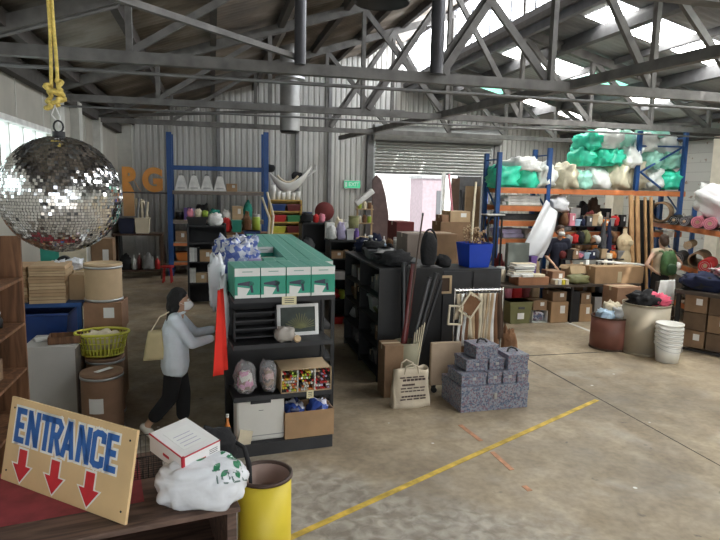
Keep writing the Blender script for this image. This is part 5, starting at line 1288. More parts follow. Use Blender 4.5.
for i, c in enumerate(cols_):
    x = -w+.05+i*(2*w-.1)/11; ln = [.34,.7,.85,.6,.9,.8,.75,.85,.7,.9,.8,.62][i]
    t = thing('hanging_strip', '%s fabric sample on the clothes rail, %s from the left' % (c, ORD[i]), 'fabric sample', ((xa+xb)/2+x, yr, zr), 0, 'samples on the clothes rail')
    ww = .09
    f = lambda u, v: ((u-.5)*ww*(1+.25*v)+.02*math.sin(v*4+i), -.03-.012*math.sin(u*7+i), -.04-(ln)*v)
    MB().grid(f, 8, 10).build('cloth', cm(c,'cloth'), t, thick=.012)
    MB().tube([(.0,0,.03),(.018,-.0,.02),(.012,-.01,-.005),(0,-.03,-.04)], .003, 6).build('hook', chrome, t)
for (px_, py_, a_, s_, lab) in ((470,305,.6,.3,'tilted cream-edged brown cushion cover hung in the middle of the rail'),(455,315,.05,.26,'pale frame hanging at the left end of the rail')):
    p = at(px_, py_, y=yr-.09); t = thing('picture' if px_ == 455 else 'cushion_cover', lab, 'picture' if px_ == 455 else 'cushion cover', (p.x, yr-.1, p.z)); t.rotation_euler = (0, a_, 0); s = s_/2
    if px_ == 470: MB().span((-s*.6,-.01,-s*.75),(s*.6,.015,s*.75)).build('panel', cm('brown','cloth'), t)
    f = MB().span((-s*.75,-.015,-s),(-s*.6,.02,s)).span((s*.6,-.015,-s),(s*.75,.02,s)).span((-s*.6,-.015,-s),(s*.6,.02,-s*.85)).span((-s*.6,-.015,s*.85),(s*.6,.02,s)); f.build('border', cm('cream'), t)
tag(MB().blob((0,0,.32),(.12,.1,.35),.3,2.4,121,22,ridge=True).build('cloth_heap', cm('brown','cloth'), loc=(xat(508,340,7.5),7.5,0)), 'brown cloth slumped at the right end of the clothes rail', 'cloth')
# patterned storage boxes
patt = voronoi_mat('paisley_pattern', [(.09,.12,.19),(.25,.27,.32),(.15,.18,.25),(.27,.23,.27),(.27,.3,.34),(.2,.13,.17)], 62, .6)
pb_y = 6.15
def pbox(label, px0, px1, py1, py0, y, d, hole=False):
    a, b = xat(px0, py1, y), xat(px1, py1, y); z0_, z1_ = max(0, zat((px0+px1)/2, py1, y)), zat((px0+px1)/2, py0, y)
    return a, b, z0_, z1_
xa, xb = xat(460,410,6.25), xat(528,408,6.25); zA = zat(490,386,6.25)
rows = []
def pbx(label, xc, y, z, w, d, h, rz=.0, slot=True):
    t = thing('storage_box', label, 'box', (xc, y, z), rz, 'patterned storage boxes')
    MB().span((-w/2,-d/2,0),(w/2,d/2,h*.78)).build('body', patt, t, bev=.004)
    MB().span((-w/2-.006,-d/2-.006,h*.7),(w/2+.006,d/2+.006,h)).build('lid', patt, t, bev=.004)
    if slot: MB().cyl((0,-d/2-.004+.0,h*.5),(0,-d/2-.008,h*.5), .0).build('x', blackm, t) if False else MB().tube([(-.07,-.02,h),(-.05,0,h+.03),(0,.02,h+.045),(.05,0,h+.03),(.07,-.02,h)], .013, 6).build('handle', blackm, t)
    else: MB().span((-.02,-d/2-.01,h*.45),(.02,-d/2-.006,h*.68)).build('clasp', galv, t)
    return t
W_ = xb-xa
pbx('largest patterned storage box, at the bottom of the stack', (xa+xb)/2, 6.55, 0, W_, .56, zA, .04, False)
zB = zA+.001; h2 = zat(470,372,6.35)-zA+.03; 
q = .15
pbx('patterned box on the second layer, left end', xa+W_*.2, 6.5, zB, W_*.36, .4, .14, .04, False)
pbx('small patterned box on the second layer, left of the middle', xa+W_*.5, 6.5, zB, W_*.2, .4, .15, .04, False)
pbx('small patterned box on the second layer, right of the middle', xa+W_*.72, 6.5, zB, W_*.19, .4, .15, .04, False)
pbx('small patterned box on the second layer, right end', xa+W_*.92, 6.5, zB, W_*.17, .4, .15, .04, False)
zC = zB+.148
pbx('patterned box on the third layer, left end', xa+W_*.28, 6.55, zC, W_*.32, .32, .14, .06, False)
pbx('patterned box on the third layer, in the middle', xa+W_*.58, 6.55, zC, W_*.22, .32, .14, .02, False)
pbx('patterned handled box on the right of the stack', xa+W_*.86, 6.5, zC-.01, W_*.3, .34, .2, .02, True)
pbx('topmost patterned handled box of the stack', xa+W_*.42, 6.55, zC+.142, W_*.34, .3, .16, .1, True)
# ================= RIGHT: PALLET RACK =================
RYF = 11.8; RD = .62
px_posts = (499, 549, 683)
xs_ = [xat(p_, 170, RYF) for p_ in px_posts]
zt3 = [zat(497,152,RYF), zat(549,148,RYF), zat(683,131,RYF)]
t = thing('pallet_rack', 'long blue and orange pallet rack loaded with green and white sacks', 'rack', (xs_[0], RYF, 0))
for x, z in zip(xs_, zt3):
    x -= xs_[0]
    for y in (0, RD): MB().span((x-.045,y-.04,0),(x+.045,y+.04,z)).build('upright', bluem, t)
    m = MB(); zz_ = .2; s = 1
    while zz_+.5 < z:
        m.bar((x,.04,zz_ if s > 0 else zz_+.5),(x,RD-.04,zz_+.5 if s > 0 else zz_), .03, .025); zz_ += .5; s = -s
    m.bar((x,.04,z-.15),(x,RD-.04,z-.15), .03, .025); m.build('brace', bluem, t)
ZT = zat(600, 190, RYF)
fx = xat(638,160,RYF)-xs_[0]; ex = xs_[2]-xs_[0]
MB().span((fx-.045,-.04,ZT),(fx+.045,.04,zat(638,131,RYF))).build('upright', bluem, t)
for (a, b) in (((638,146),(683,147)),((640,172),(681,148)),((640,172),(660,188))):
    p_, q_ = at(*a, y=RYF-.02), at(*b, y=RYF-.02); m = MB(); m.bar((p_.x-xs_[0],-.03,p_.z),(q_.x-xs_[0],-.03,q_.z), .045, .03); m.build('brace', bluem, t)
Lz = {'A':[zat(520,p_,RYF) for p_ in (206,221,239)], 'B':[zat(600,p_,RYF) for p_ in (232,252)]}
board = mat('rack_board', (.33,.27,.2), .85, var=.15)
for (xa, xb, zz_) in ((xs_[0], xs_[1], [ZT]+Lz['A']), (xs_[1], xs_[2]+.15, [ZT]+Lz['B'])):
    for z in zz_:
        a, b = xa-xs_[0]+.045, xb-xs_[0]-.045
        q = MB().span((a,-.03,z-.11),(b,.02,z)).build('beam', orangem, t); MB().span((a,RD-.02,z-.11),(b,RD+.03,z)).build('beam', orangem, t)
        MB().span((a,-.02,z),(b,RD,z+.015)).build('shelf_board', board, q)
# sacks
sackg = mat('green_sack_film', (.06,.72,.48), .3, var=.3, scale=3, bump=.4, bscale=10, sss=.3); sackw = mat('white_sack_film', (.85,.88,.86), .35, var=.06, bump=.4, bscale=10); sackc = mat('cream_sack', (.6,.56,.42), .5, var=.15, bump=.4, bscale=9); sackp = mat('pale_green_sack', (.4,.82,.66), .3, var=.3, scale=3.5, bump=.4, bscale=10)
SM = {'green':sackg,'white':sackw,'cream':sackc,'pale green':sackp}
def sack(px_, py_, rx, rz_, c, y, lab, ry=.36):
    px_ += rnd.uniform(-2,2); py_ += rnd.uniform(-1.5,1.5) if py_ < 165 else 0; y += rnd.uniform(-.12,.05); p = at(px_, py_, y=y); k = y/600
    o = thing('filled_sack', lab, 'sack', (p.x, y, p.z-rz_*k*.9), 0, 'green and white sacks on the rack')
    MB().blob((0,0,rz_*k*.9),(rx*k*1.14,ry,rz_*k*1.3),.34,2.0,rnd.randint(0,999),28,ridge=True).build('body', SM[c], o)
    a = rx*k*.95; MB().blob((a,-.0,rz_*k*1.1),(.07,.05,.05),.4,2.5,rnd.randint(0,99),12,ridge=True,flat=False).build('knot', SM[c], o)
    return o
sacks = [
 (503,178,14,10,'green','green sack at the left end of the rack, lowest row'),(524,179,13,10,'green','green sack second from the left end of the rack'),(522,165,15,7,'white','white and pale sack lying over the two leftmost green sacks'),(540,176,10,12,'white','white sack beside the second blue upright'),
 (560,178,10,12,'cream','cream sack just right of the second blue upright'),(576,181,11,9,'pale green','pale green sack in the bottom row, right of the cream one'),(596,180,13,10,'white','white sack in the middle of the bottom row'),(614,178,12,12,'cream','cream sack in the bottom row left of the tall upright'),(630,176,12,14,'cream','large cream sack touching the tall upright'),(648,180,10,11,'white','white sack behind the tall upright brace'),(665,181,13,9,'green','green sack at the right end, bottom row'),
 (582,158,9,9,'green','green sack in the second row, furthest left'),(596,156,9,9,'green','green sack in the second row, second from left'),(609,157,10,8,'green','deep green sack in the second row, middle'),(626,158,10,10,'white','white sack in the second row, left of the tall upright'),(646,160,9,9,'pale green','pale green sack in the second row behind the tall upright'),(666,162,13,9,'pale green','pale green sack in the second row at the right end'),
 (586,142,10,8,'green','green sack on top of the pile, furthest left'),(604,140,13,9,'white','white sack on top of the pile, second from left'),(620,139,9,8,'pale green','pale green sack on top of the pile, left of the tall upright'),(640,143,12,9,'white','white sack on top of the pile at the tall upright'),(660,144,13,9,'white','greyish white sack on top of the pile, right end'),(650,133,12,6,'pale green','pale green sack highest of the pile, near the truss')]
for (a, b, rx, rz_, c, lab) in sacks: sack(a, b, rx, rz_, c, RYF+.38, lab)
# contents of the left bays
def flatbales(px0, px1, z, n, lab, c='white', h=.07):
    a, b = xat(px0,200,RYF+.3), xat(px1,200,RYF+.3)
    for i in range(n):
        tag(MB().span((-(b-a)/2,-.3,0),((b-a)/2,.3,h*.96)).build('folded_fabric', cm(c,'cloth'), loc=((a+b)/2+rnd.uniform(-.03,.03),RYF+.4,z+.016+i*h), bev=.015), lab % ORD[i], 'folded fabric', 'folded fabric on the rack')
flatbales(504, 536, Lz['A'][0], 3, 'white folded fabric under the green sacks, %s from the bottom')
flatbales(499, 503, Lz['A'][0], 2, 'narrow grey folded fabric at the rack left end, %s from the bottom', 'light grey')
flatbales(498, 545, Lz['A'][1]+.0, 1, 'dark folded fabric on the second rack level, %s from the bottom', 'dark grey', .12)
flatbales(500, 520, Lz['A'][2], 2, 'lilac-white folded fabric on the third rack level left, %s from the bottom', 'lilac', .1)
flatbales(522, 544, Lz['A'][2], 2, 'white folded fabric on the third rack level right, %s from the bottom', 'white', .09)
fill('on the floor of the left rack bay', xs_[0]+.06, xs_[1]-.05, RYF+.4, 0, [('carton','tan',.3,.5,.9),('carton','kraft',.35,.5,.85),('bundle','maroon',.25,.5,.8)])
for i in range(5):
    c = ['maroon','pink','red','maroon','tan'][i]; x = xat(500+i*9, 242, RYF-.3)
    item('bundle', c, (x, RYF-.32, 0), .2, .25, [1.25,1.2,1.3,1.15,1.2][i], '%s tall fabric bundle in front of the left rack bay, %s from the left' % (c, ORD[i]), 'bundles before the rack')
# right bays clutter
xB0, xB1 = xs_[1]+.08, xat(626,200,RYF)
cols = ['red','dark grey','white','brown','black','maroon','navy','orange','grey','cream','black','red','dark grey','white','brown']
fill('on the rack shelf under the sacks, back', xB0, xB1, RYF+.6, Lz['B'][0]+.016, [('bundle' if i % 3 else 'carton', ['black','dark grey','brown','white','black','dark brown'][i % 6], .26, .3, .5+.1*(i % 3)) for i in range(12)], gap=.01)
fill('on the rack shelf under the sacks, front', xB0, xB1, RYF+.2, Lz['B'][0]+.016, [(['bundle','tub','bundle','bottle','carton'][i % 5], cols[i], .17+.03*(i % 3), .25, .22+.06*((i*7) % 4)) for i in range(15)], gap=.01)
fill('on the lower rack shelf behind the man', xB0, xB1, RYF+.25, Lz['B'][1]+.016, [(['bundle','carton','bundle','roll'][i % 4], cols[(i*4+2) % 15], .22, .4, .2) for i in range(12)], gap=.015)
fill('on the floor of the right rack bay', xB0, xB1, RYF+.4, 0, [('carton', ['kraft','tan','brown'][i % 3], .4, .5, .8+.1*(i % 2)) for i in range(6)], gap=.03)
HC = ['red','cream','navy','brown','white','black','orange','dark grey','pink','maroon','olive','grey','tan','light blue','black','brown']
for lv, (zz_, yy_, nm_, n_) in enumerate(((zat(600,214,RYF),RYF+.25,'hanging high',9),(zat(600,226,RYF-.1),RYF-.02,'upper',11),(zat(600,243,RYF-.2),RYF-.3,'middle',11),(zat(600,257,RYF-.3),RYF-.5,'lower',11))):
    if lv == 0: continue
    xx = xat(560,230,yy_); W__ = (xat(622,230,yy_)-xx)/n_
    t = thing('goods_trestle', 'dark trestle shelf loaded with cloth bundles in front of the rack, %s level' % nm_, 'shelf', (xx+W__*n_/2, yy_, 0))
    MB().span((-W__*n_/2,-.14,zz_-.02),(W__*n_/2,.14,zz_)).build('board', blackm, t)
    for s in (-1,1): MB().span((s*(W__*n_/2-.03)-.02,-.1,0),(s*(W__*n_/2-.03)+.02,.1,zz_-.02)).build('leg', blackm, t)
    for i in range(n_):
        c = HC[(i*5+lv*3) % 16]; kd = ['bundle','bundle','carton','bundle','tub','bundle'][(i*lv+i) % 6]
        item(kd, c, (xx+W__*(i+.5), yy_, zz_+.001), W__*.98, .24, [.2,.28,.16,.24,.3][(i*3+lv) % 5]*(.9 if lv < 3 else .7), '%s %s, %s from the left on the %s trestle shelf behind the man' % (c, NOUN[kd], ORD[i], nm_), 'goods on the trestle shelves')
# dark rolled carpet row just under the top beam
o = thing('dark_roll', 'long dark rolled mat lying under the top orange beam', 'roll', (xat(607,201,RYF+.2), RYF+.3, Lz['B'][0]+.016)); bpy.data.objects.remove(o)
# timber boards leaning against rack
timb = wood_mat('raw_timber', (.38,.2,.09), (.62,.38,.18), 6, axis='Z')
for i, (pa, pb, w_, c, lab) in enumerate((((629,262),(631,195),.1,timb,'orange-brown timber board leaning on the rack, leftmost'),((636,262),(637,196),.1,timb,'orange-brown timber board second from the left'),((643,258),(645,197),.05,timb,'narrow timber batten third from the left'),((650,256),(651,197),.06,timb,'orange timber batten nearest the blue rack post'))):
    a, b = at(*pa, y=11.2), at(*pb, y=11.55); a = Vector((b.x-.02, 11.15, 0))
    tag(MB().bar(Vector((0,0,0)), b-a, .0+w_, .04, up=(0,-1,.1)).build('timber_board', c, loc=a), lab, 'board')
o = MB().span((0,0,0),(.62,.04,zat(640,200,11.7))).build('black_sheet', blackm, loc=(xat(628,230,11.68),11.66,0)); tag(o, 'black sheet standing behind the timber boards', 'sheet')
# white draped film
y0_ = 11.3
def drape(u, v):
    # u along from top right to bottom left, v across
    top = at(546,200,y=y0_+.2); bl = at(517,258,y=y0_-.1); tr = at(557,213,y=y0_+.2); br = at(543,258,y=y0_-.1)
    a = top.lerp(bl, u); b = tr.lerp(br, u); p = a.lerp(b, v); s = math.sin(PI*u)*.12
    return p+Vector((-.12*math.sin(PI*u)*(1-v), -.05*math.sin(v*9+u*3)-s, -.05*math.sin(PI*u)))
o = MB().grid(drape, 24, 14).build('plastic_sheet', plast, thick=.01); tag(o, 'large white plastic sheet hanging in front of the blue rack post', 'sheet')
tag(MB().blob((0,0,.16),(.22,.2,.17),.4,2.2,131,24,ridge=True).build('plastic_bundle', plast, loc=(xat(555,204,RYF+.2),RYF+.1,zat(555,212,RYF+.1))), 'white plastic bundle on the rack right of the white sheet', 'bundle')
tag(MB().span((-.2,-.15,0),(.2,.15,.02)).build('white_slab', cm('white'), loc=(xat(491,214,11.6),11.5,zat(491,215,11.5))), 'flat white slab on the dark stool left of the rack', 'slab')
stand = thing('stool', 'dark stool carrying the white slab left of the rack', 'stool', (xat(491,214,11.6),11.5,0)); zs0 = zat(491,215,11.5)
MB().span((-.18,-.14,zs0-.03),(.18,.14,zs0)).build('seat', blackm, stand)
for sx in (-.15,.15):
    for sy in (-.11,.11): MB().span((sx-.015,sy-.015,0),(sx+.015,sy+.015,zs0-.03)).build('leg', blackm, stand)
# ================= WORK TABLE =================
TY = 10.35; TH = zat(570, 285, TY)
tx0, tx1 = xat(503,285,TY), xat(641,285,TY); tw_ = tx1-tx0
t = thing('work_table', 'long dark-edged work table covered in cartons and books', 'table', ((tx0+tx1)/2, TY, 0))
tdark = mat('table_dark', (.06,.045,.035), .6, var=.2)
MB().span((-tw_/2,0,TH-.045),(tw_/2,.8,TH)).build('tabletop', tdark, t)
for sx in (-tw_/2+.04, 0, tw_/2-.04):
    for sy in (.05,.75): MB().span((sx-.02,sy-.02,0),(sx+.02,sy+.02,TH-.045)).build('leg', blackm, t)
def onT(px_, y): return (xat(px_, 270, y), y, TH+.001)
t = carton('low brown wooden tray full of white books at the left of the work table', (xat(530,275,TY+.2), TY+.24, TH+.001), (xat(546,275,TY+.2)-xat(516,275,TY+.2),.4,.16), 0, mat('tray_orange',(.36,.17,.09),.7,var=.15), open_=False, sticker=False, tape_=False, name='wooden_tray', cat='tray')
zt_ = TH+.163
for i in range(5):
    x = xat(521,262,TY+.25)
    t = thing('book', 'pale book in the leaning stack on the tray, %s from the bottom' % ORD[i], 'book', (x+.05*i-.04, TY+.2+.06*i, zt_+.045*i), .1*(i % 3)-.1, 'pale books on the tray')
    h_ = .042; c = ['white','cream','black','white','cream'][i]
    MB().span((-.22,-.13,0),(.22,.13,.004)).span((-.22,-.13,h_-.004),(.22,.13,h_)).span((-.22,.126,0),(.22,.13,h_)).build('cover', cm(c), t); MB().span((-.215,-.125,.004),(.215,.126,h_-.004)).build('pages', paper, t)
for i in range(2):
    t = thing('ring_binder', ['cream binder lying at the right of the tray','white binder lying at the front of the tray'][i], 'binder', (xat(536,270,TY+.2)-.02+.0*i-.25*i, TY+.12, zt_+.0), .05); MB().span((-.12,-.1,0),(.12,.1,.05)).build('body', cm(['cream','white'][i]), t, bev=.006)
p = (xat(518,250,TY+.65), TY+.68, TH+.001)
t = thing('file_case', 'grey-green rectangular case standing behind the books', 'case', p); MB().span((-.24,-.06,0),(.24,.06,zat(518,243,TY+.65)-TH)).build('body', mat('case_grey',(.13,.15,.14),.6), t, bev=.01)
MB().span((-.23,-.07,.28),(.23,-.06,.3)).build('seam', cm('light grey'), t)
item('tub','purple',(xat(533,253,TY+.7),TY+.7,TH+.001),.13,.13,.5,'purple tub standing right of the grey-green case')
item('jar','cream',(xat(498,262,TY+.4)+.02 if False else xat(507,265,TY+.3),TY+.55,TH+.001),.2,.2,.3,'cream jar at the left end of the work table')
carton('small tan carton behind the cream jar', (xat(508,250,TY+.72), TY+.72, TH+.001), (.22,.1,.42), 0, kraft2) if False else None
carton('brown carton in the middle of the table in front of the man', onT(553,TY+.4), (.28,.4,.24), .05, mat('red_kraft', (.3,.17,.1), .8))
carton('tan open carton right of the man', onT(576,TY+.55), (.5,.3,.32), 0, kraft2, open_=True)
carton('small tan carton behind the long carton on the table', onT(590,TY+.6), (.16,.25,.3), 0, kraft2)
for i in range(4): item('book', ['cream','white','yellow','cream'][i], (xat(555,280,TY+.1)+.08*i, TY+.12, TH+.001), .07, .16, .1, 'small upright packet at the table front edge, %s from the left' % ORD[i], 'packets on the table edge')
tag(MB().blob((0,0,.09),(.22,.13,.1),.3,2,141,24,ridge=True).build('green_bag', cm('olive','plastic'), loc=onT(578,TY+.16)), 'dark green folded bag on the table left of the long carton', 'bag')
t = carton('long brown carton with a tape strip on the right of the work table', (xat(615,275,TY+.2), TY+.24, TH+.001), (xat(639,275,TY+.2)-xat(591,275,TY+.2),.36,zat(615,266,TY+.2)-TH), 0, kraft, sticker=False)
MB().span((-.04,-.183,.02),(.05,-.1805,.24)).build('tape_patch', tape, t)
o = MB().span((-.5,-.12,0),(.5,.12,.03)).build('white_board', paper, loc=(xat(622,265,TY+.5),TY+.56,TH+.34)); 
o.rotation_euler = (0, math.radians(4), -.05); tag(o, 'long white board lying behind the long carton', 'board')
carton('flat brown carton under the white board', (xat(622,270,TY+.5),TY+.58,TH+.001), (.7,.25,.3), 0, kraft3, sticker=False, tape_=False)
for i in range(6):
    o = thing('paper_roll', 'white upright paper roll between the man and the mannequin, %s from the left' % ORD[i], 'roll', onT(575+6*i, TY+.74), 0, 'paper rolls on the table'); h = .3+.05*(i % 3)
    MB().lathe([(.035,0),(.035,h),(.02,h),(.02,h-.03),(0,h-.03)], 14).build('paper', cm('cream') if i % 2 else cm('white'), o); MB().cyl((0,0,h-.03),(0,0,h-.02), .02).build('core', cm('tan'), o)
# under the table
u = lambda px_: xat(px_, 305, TY+.2)
t = item('tub','olive',(u(519),TY+.3,.001),u(530)-u(508),.4,zat(519,302,TY+.1),'grey-green lidded tub under the left of the work table')
MB().span((-.08,-.215,.1),(.06,-.205,.22)).build('label', paper, t)
MB().span((-.06,-.225,.3),(.06,-.2,.34)).build('handle', cm('dark grey'), t)
t = thing('magazine_box', 'white box of magazines under the work table', 'box', (u(539.5),TY+.3,.001)); w = u(547)-u(532); h = .24
MB().span((-w/2,-.15,0),(w/2,.15,.01)).span((-w/2,-.15,0),(-w/2+.01,.15,h)).span((w/2-.01,-.15,0),(w/2,.15,h)).span((-w/2,.14,0),(w/2,.15,h)).build('body', cm('white'), t); MB().blob((0,0,.11),(w*.42,.12,.1),.3,3,151,18).build('magazines', voronoi_mat('mag_mix',[(.1,.12,.2),(.6,.6,.62),(.2,.15,.2),(.4,.42,.5)],18), t)
carton('brown carton on top of the magazine box under the table', (u(539.5),TY+.35,.245), (w*.9,.35,.2), 0, kraft3)
carton('tan carton under the middle of the work table', (u(557),TY+.3,.001), (u(566)-u(549),.42,.42), 0, kraft)
carton('second tan carton stacked on the middle carton under the table', (u(557),TY+.32,.424), (u(564)-u(550),.38,.2), .03, kraft3)
carton('black crate under the work table between two tan cartons', (u(572),TY+.3,.001), (u(577)-u(568),.4,.62), 0, cm('black'), sticker=False, tape_=False, name='crate', cat='crate')
carton('tan carton under the right half of the table', (u(583),TY+.3,.001), (u(590)-u(578),.42,.36), 0, kraft)
carton('small carton on the right tan carton under the table', (u(583),TY+.3,.363), (u(589)-u(579),.36,.22), .04, kraft3)
item('tub','grey',(u(601),TY+.34,.001),.42,.45,.5,'blue-grey tub under the right of the work table') ; bpy.data.objects[-1] if False else None
item('tub','red',(u(616),TY+.4,.3),.2,.2,.22,'small red tub on a dark carton under the table right end')
carton('dark carton under the small red tub', (u(616),TY+.4,.001), (.4,.35,.296), 0, kraft3, sticker=False)
item('bundle','light blue',(u(630),TY+.5,.001),.4,.3,.5,'pale blue cloth bundle under the table right end')
# mannequin torso
mx = xat(625, 245, 11.25); t = thing('dress_form', 'cream headless dress form torso on a stand behind the table', 'dress form', (mx, 11.28, 0))
zb_, ztp = zat(625,264,11.25), zat(625,228,11.25); hh = ztp-zb_
prof = [(.0,0),(.17,0),(.185,.05),(.19,.14),(.165,.24),(.135,.36),(.14,.43),(.175,.55),(.18,.62),(.165,.7),(.13,.77),(.07,.82),(.05,.86),(.045,.97),(0,1.0)]
MB().lathe([(r*1.0, z*hh) for r, z in prof], 28, sy=.68, c=(0,0,zb_)).blob((-.075,-.1,zb_+hh*.6),(.065,.05,.065),0,1,0,14,flat=False).blob((.075,-.1,zb_+hh*.6),(.065,.05,.065),0,1,0,14,flat=False).build('torso', mat('dress_form_cream',(.62,.5,.32),.7,var=.06), t)
MB().cyl((0,0,ztp-.01),(0,0,ztp+.02), .045).build('neck_cap', cm('brown'), t)
MB().cyl((0,0,.04),(0,0,zb_+.02), .02).build('pole', blackm, t)
for a in range(3): MB().bar((0,0,.06),(.25*math.cos(a*2.1),.25*math.sin(a*2.1),.015), .03, .03).build('leg', blackm, t)
# tall dark bolts of cloth between the rack goods and the dress form
fill('behind the table left of the dress form', xat(601,250,11.35), xat(618,250,11.35), 11.4, 0, [('bundle','dark grey',.12,.2,zat(603,228,11.4)),('bundle','navy',.16,.2,zat(608,232,11.4))], gap=.01)
# ================= RIGHT RACK WITH ROLLS =================
p0 = at(653, 222, z=1.93); p1 = at(720, 231.5, z=1.93); dv = Vector((p1.x-p0.x, p1.y-p0.y, 0)); Lr = dv.length; dv.normalize(); ext = .25
back = Vector((-dv.y, dv.x, 0)); 
if back.x < 0: back = -back
angr = math.atan2(dv.y, dv.x)
t = thing('fabric_rack', 'orange and blue rack of fabric rolls at the right edge', 'rack', (p0.x, p0.y, 0), angr)
# local: x along the front towards the camera, +y is away from the aisle
sgn = 1 if (Matrix.Rotation(angr, 3, 'Z') @ Vector((0,1,0))).dot(back) > 0 else -1
LL = Lr+ext; zlow = zat(690, 264, (p0.y+p1.y)/2)
for x in (0.03, LL):
    for y in (0, .9*sgn): MB().span((x-.045,y-.04,0),(x+.045,y+.04,2.3 if x < 1 else 2.0)).build('upright', bluem, t)
for z in (1.93, zlow, .35):
    q = MB().span((.07,-.03,z-.1),(LL,.03,z)).build('beam', orangem, t); MB().span((.07,.87*sgn,z-.1),(LL,.93*sgn,z)).build('beam', orangem, t)
    MB().span((.05,-.02*sgn,z),(LL,.9*sgn,z+.015)).build('shelf_board', board, q)
def R(s, d, z): q = p0+dv*s+back*d; return (q.x, q.y, z)
def sproj(px_, z, py_=200):          # position along the rack front for an image column
    best = min((abs(((Vector(R(s,0,z))-Vector((0,0,H))).dot(CR)/(Vector(R(s,0,z))-Vector((0,0,H))).dot(CF))*FPX+360-px_), s) for s in [i*.02-.3 for i in range(300)])
    return best[1]
bu = math.atan2(back.y, back.x)-PI/2
def rollat(px_, z, r, c, lab, L_=.85, d=-.12, hollow=False, mt=None):
    s = sproj(px_, z); rp = R(s, d, z); o = thing('fabric_roll', lab, 'roll', rp, -math.atan2(rp[0], rp[1])-.12)
    m_ = mt or cm(c,'cloth')
    if hollow:
        MB().lathe([(r*.82,0),(r,0),(r,L_),(r*.82,L_),(r*.82,0)], 30, M=Matrix.Translation((0,0,r)) @ Matrix.Rotation(-PI/2,4,'X')).build('tube', m_, o)
    else:
        MB().cyl((0,0,r),(0,L_,r), r, n=26).build('fabric', m_, o)
        MB().cyl((0,-.006,r),(0,0,r), r*.3, n=14).build('core', cm('tan'), o)
        sp = [(a*r*.95/20*math.cos(a), -.004, r+a*r*.95/20*math.sin(a)) for a in [i*.4 for i in range(16,50)]]
        MB().tube(sp, r*.02, 4).build('spiral_edge', cm('light grey') if c != 'pink' else cm('maroon'), o)
    return o
zt_ = 1.947
rollat(664, zt_, .235, 'brown', 'big hollow cardboard tube at the far end of the fabric rack', .6, -.12, True, kraft3)
rollat(679, zt_, .10, 'black', 'dark grey fabric roll beside the big cardboard tube')
rollat(690, zt_, .10, 'dark grey', 'dark fabric roll left of the pink rolls')
rollat(703, zt_, .115, 'pink', 'pink fabric roll at the right edge, left one of the pair')
rollat(716, zt_, .115, 'pink', 'pink fabric roll at the right edge, right one of the pair')
bub = mat('bubble_wrap', (.75,.73,.74), .3, var=.04, bump=.8, bscale=70)
s = sproj(702, 2.2); o = MB().blob((0,0,.2),(.95,.45,.33),.25,2,161,40,ridge=True).build('bubble_wrap', bub, loc=R(s+.1,.45,2.19), rz=angr); o.rotation_euler = (0, math.radians(12)*(1 if dv.y < 0 else -1), angr)
tag(o, 'huge mound of white bubble wrap on the fabric rolls at the right edge', 'bubble wrap')
zl2 = zlow+.017
rollat(683, zl2, .12, 'dark grey', 'dark grey roll on the lower level of the fabric rack')
rollat(672, zl2, .10, 'brown', 'brown roll on the lower level beside the rack post')
rollat(698, zl2, .16, 'brown', 'hollow brown tube on the lower level behind the red roll', 1.0, -.05, True, kraft3)
rollat(711, zl2, .12, 'red', 'bright red fabric roll on the lower level of the rack')
rollat(690, zl2+.34, .08, 'tan', 'tan roll lying on top of the lower rolls', d=-.05)
o = MB().span((0,-.012,0),(.55,.0,.14)).build('rack_sign', paper, loc=R(sproj(666,1.8),-.045,1.66), rz=angr); tag(o, 'white paper sign hung under the upper beam of the fabric rack', 'sign')
for i in range(5): item('bundle', ['cream','white','grey','tan','maroon'][i], R(.4+i*.55,.35,.366), .4,.35,.4, '%s bundle on the lowest level of the fabric rack, %s from the far end' % (['cream','white','grey','tan','maroon'][i], ORD[i]), 'bundles on the fabric rack')
# ================= BENCH OF CARTONS =================
bA = at(681,290,z=1.02); bB = at(722,299,z=1.02)
dvb = Vector((.46,-.89,0)).normalized(); bk = Vector((.89,.46,0)); ab = math.atan2(dvb.y, dvb.x)
t = thing('long_bench', 'dark bench piled with clothes on top of cartons at the right edge', 'bench', (bA.x, bA.y, 0), ab)
Lbn = 2.3
MB().span((-.1,0,.96),(Lbn,.62,1.02)).build('benchtop', tdark, t)
for x in (-.04, 1.2, Lbn-.06):
    for y in (.05,.57): MB().span((x-.03,y-.03,0),(x+.03,y+.03,.96)).build('leg', blackm, t)
MB().span((-.1,.04,.02),(Lbn,.07,.06)).build('stretcher', blackm, t)
def Bn(s, d, z): q = bA+dvb*s+bk*d; return (q.x, q.y, z)
for i in range(6):
    for j in range(3):
        if j*.3+.3 > .96: continue
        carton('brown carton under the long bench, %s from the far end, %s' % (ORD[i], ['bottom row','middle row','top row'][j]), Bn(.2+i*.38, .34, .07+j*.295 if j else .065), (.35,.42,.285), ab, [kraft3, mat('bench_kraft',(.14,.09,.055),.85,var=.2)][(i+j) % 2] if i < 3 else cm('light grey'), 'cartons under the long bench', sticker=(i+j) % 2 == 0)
for i, (px_, c, r, lab) in enumerate(((690,'black',(.3,.22,.13),'black clothes heaped at the far end of the long bench'),(712,'navy',(.4,.25,.15),'navy clothes heaped at the near end of the long bench'))):
    q = at(px_, 285, z=1.1); s_ = (Vector((q.x-bA.x,q.y-bA.y,0))).dot(dvb); tag(MB().blob((0,0,r[2]*.86),r,.4,2.2,171+i,26,ridge=True).build('clothes_heap', cm(c,'cloth'), loc=Bn(max(.2,s_),.35,1.021), rz=ab), lab, 'clothes')
q = Bn(.5,.45,1.24); tag(MB().blob((0,0,.08),(.2,.2,.09),.5,2.4,181,26,ridge=True).build('cloth_pile', voronoi_mat('striped_cloth',[(.6,.5,.5),(.1,.03,.04),(.55,.2,.25),(.75,.7,.65)],14,.9), loc=q), 'pink, cream and dark striped cloth on the bench', 'cloth')
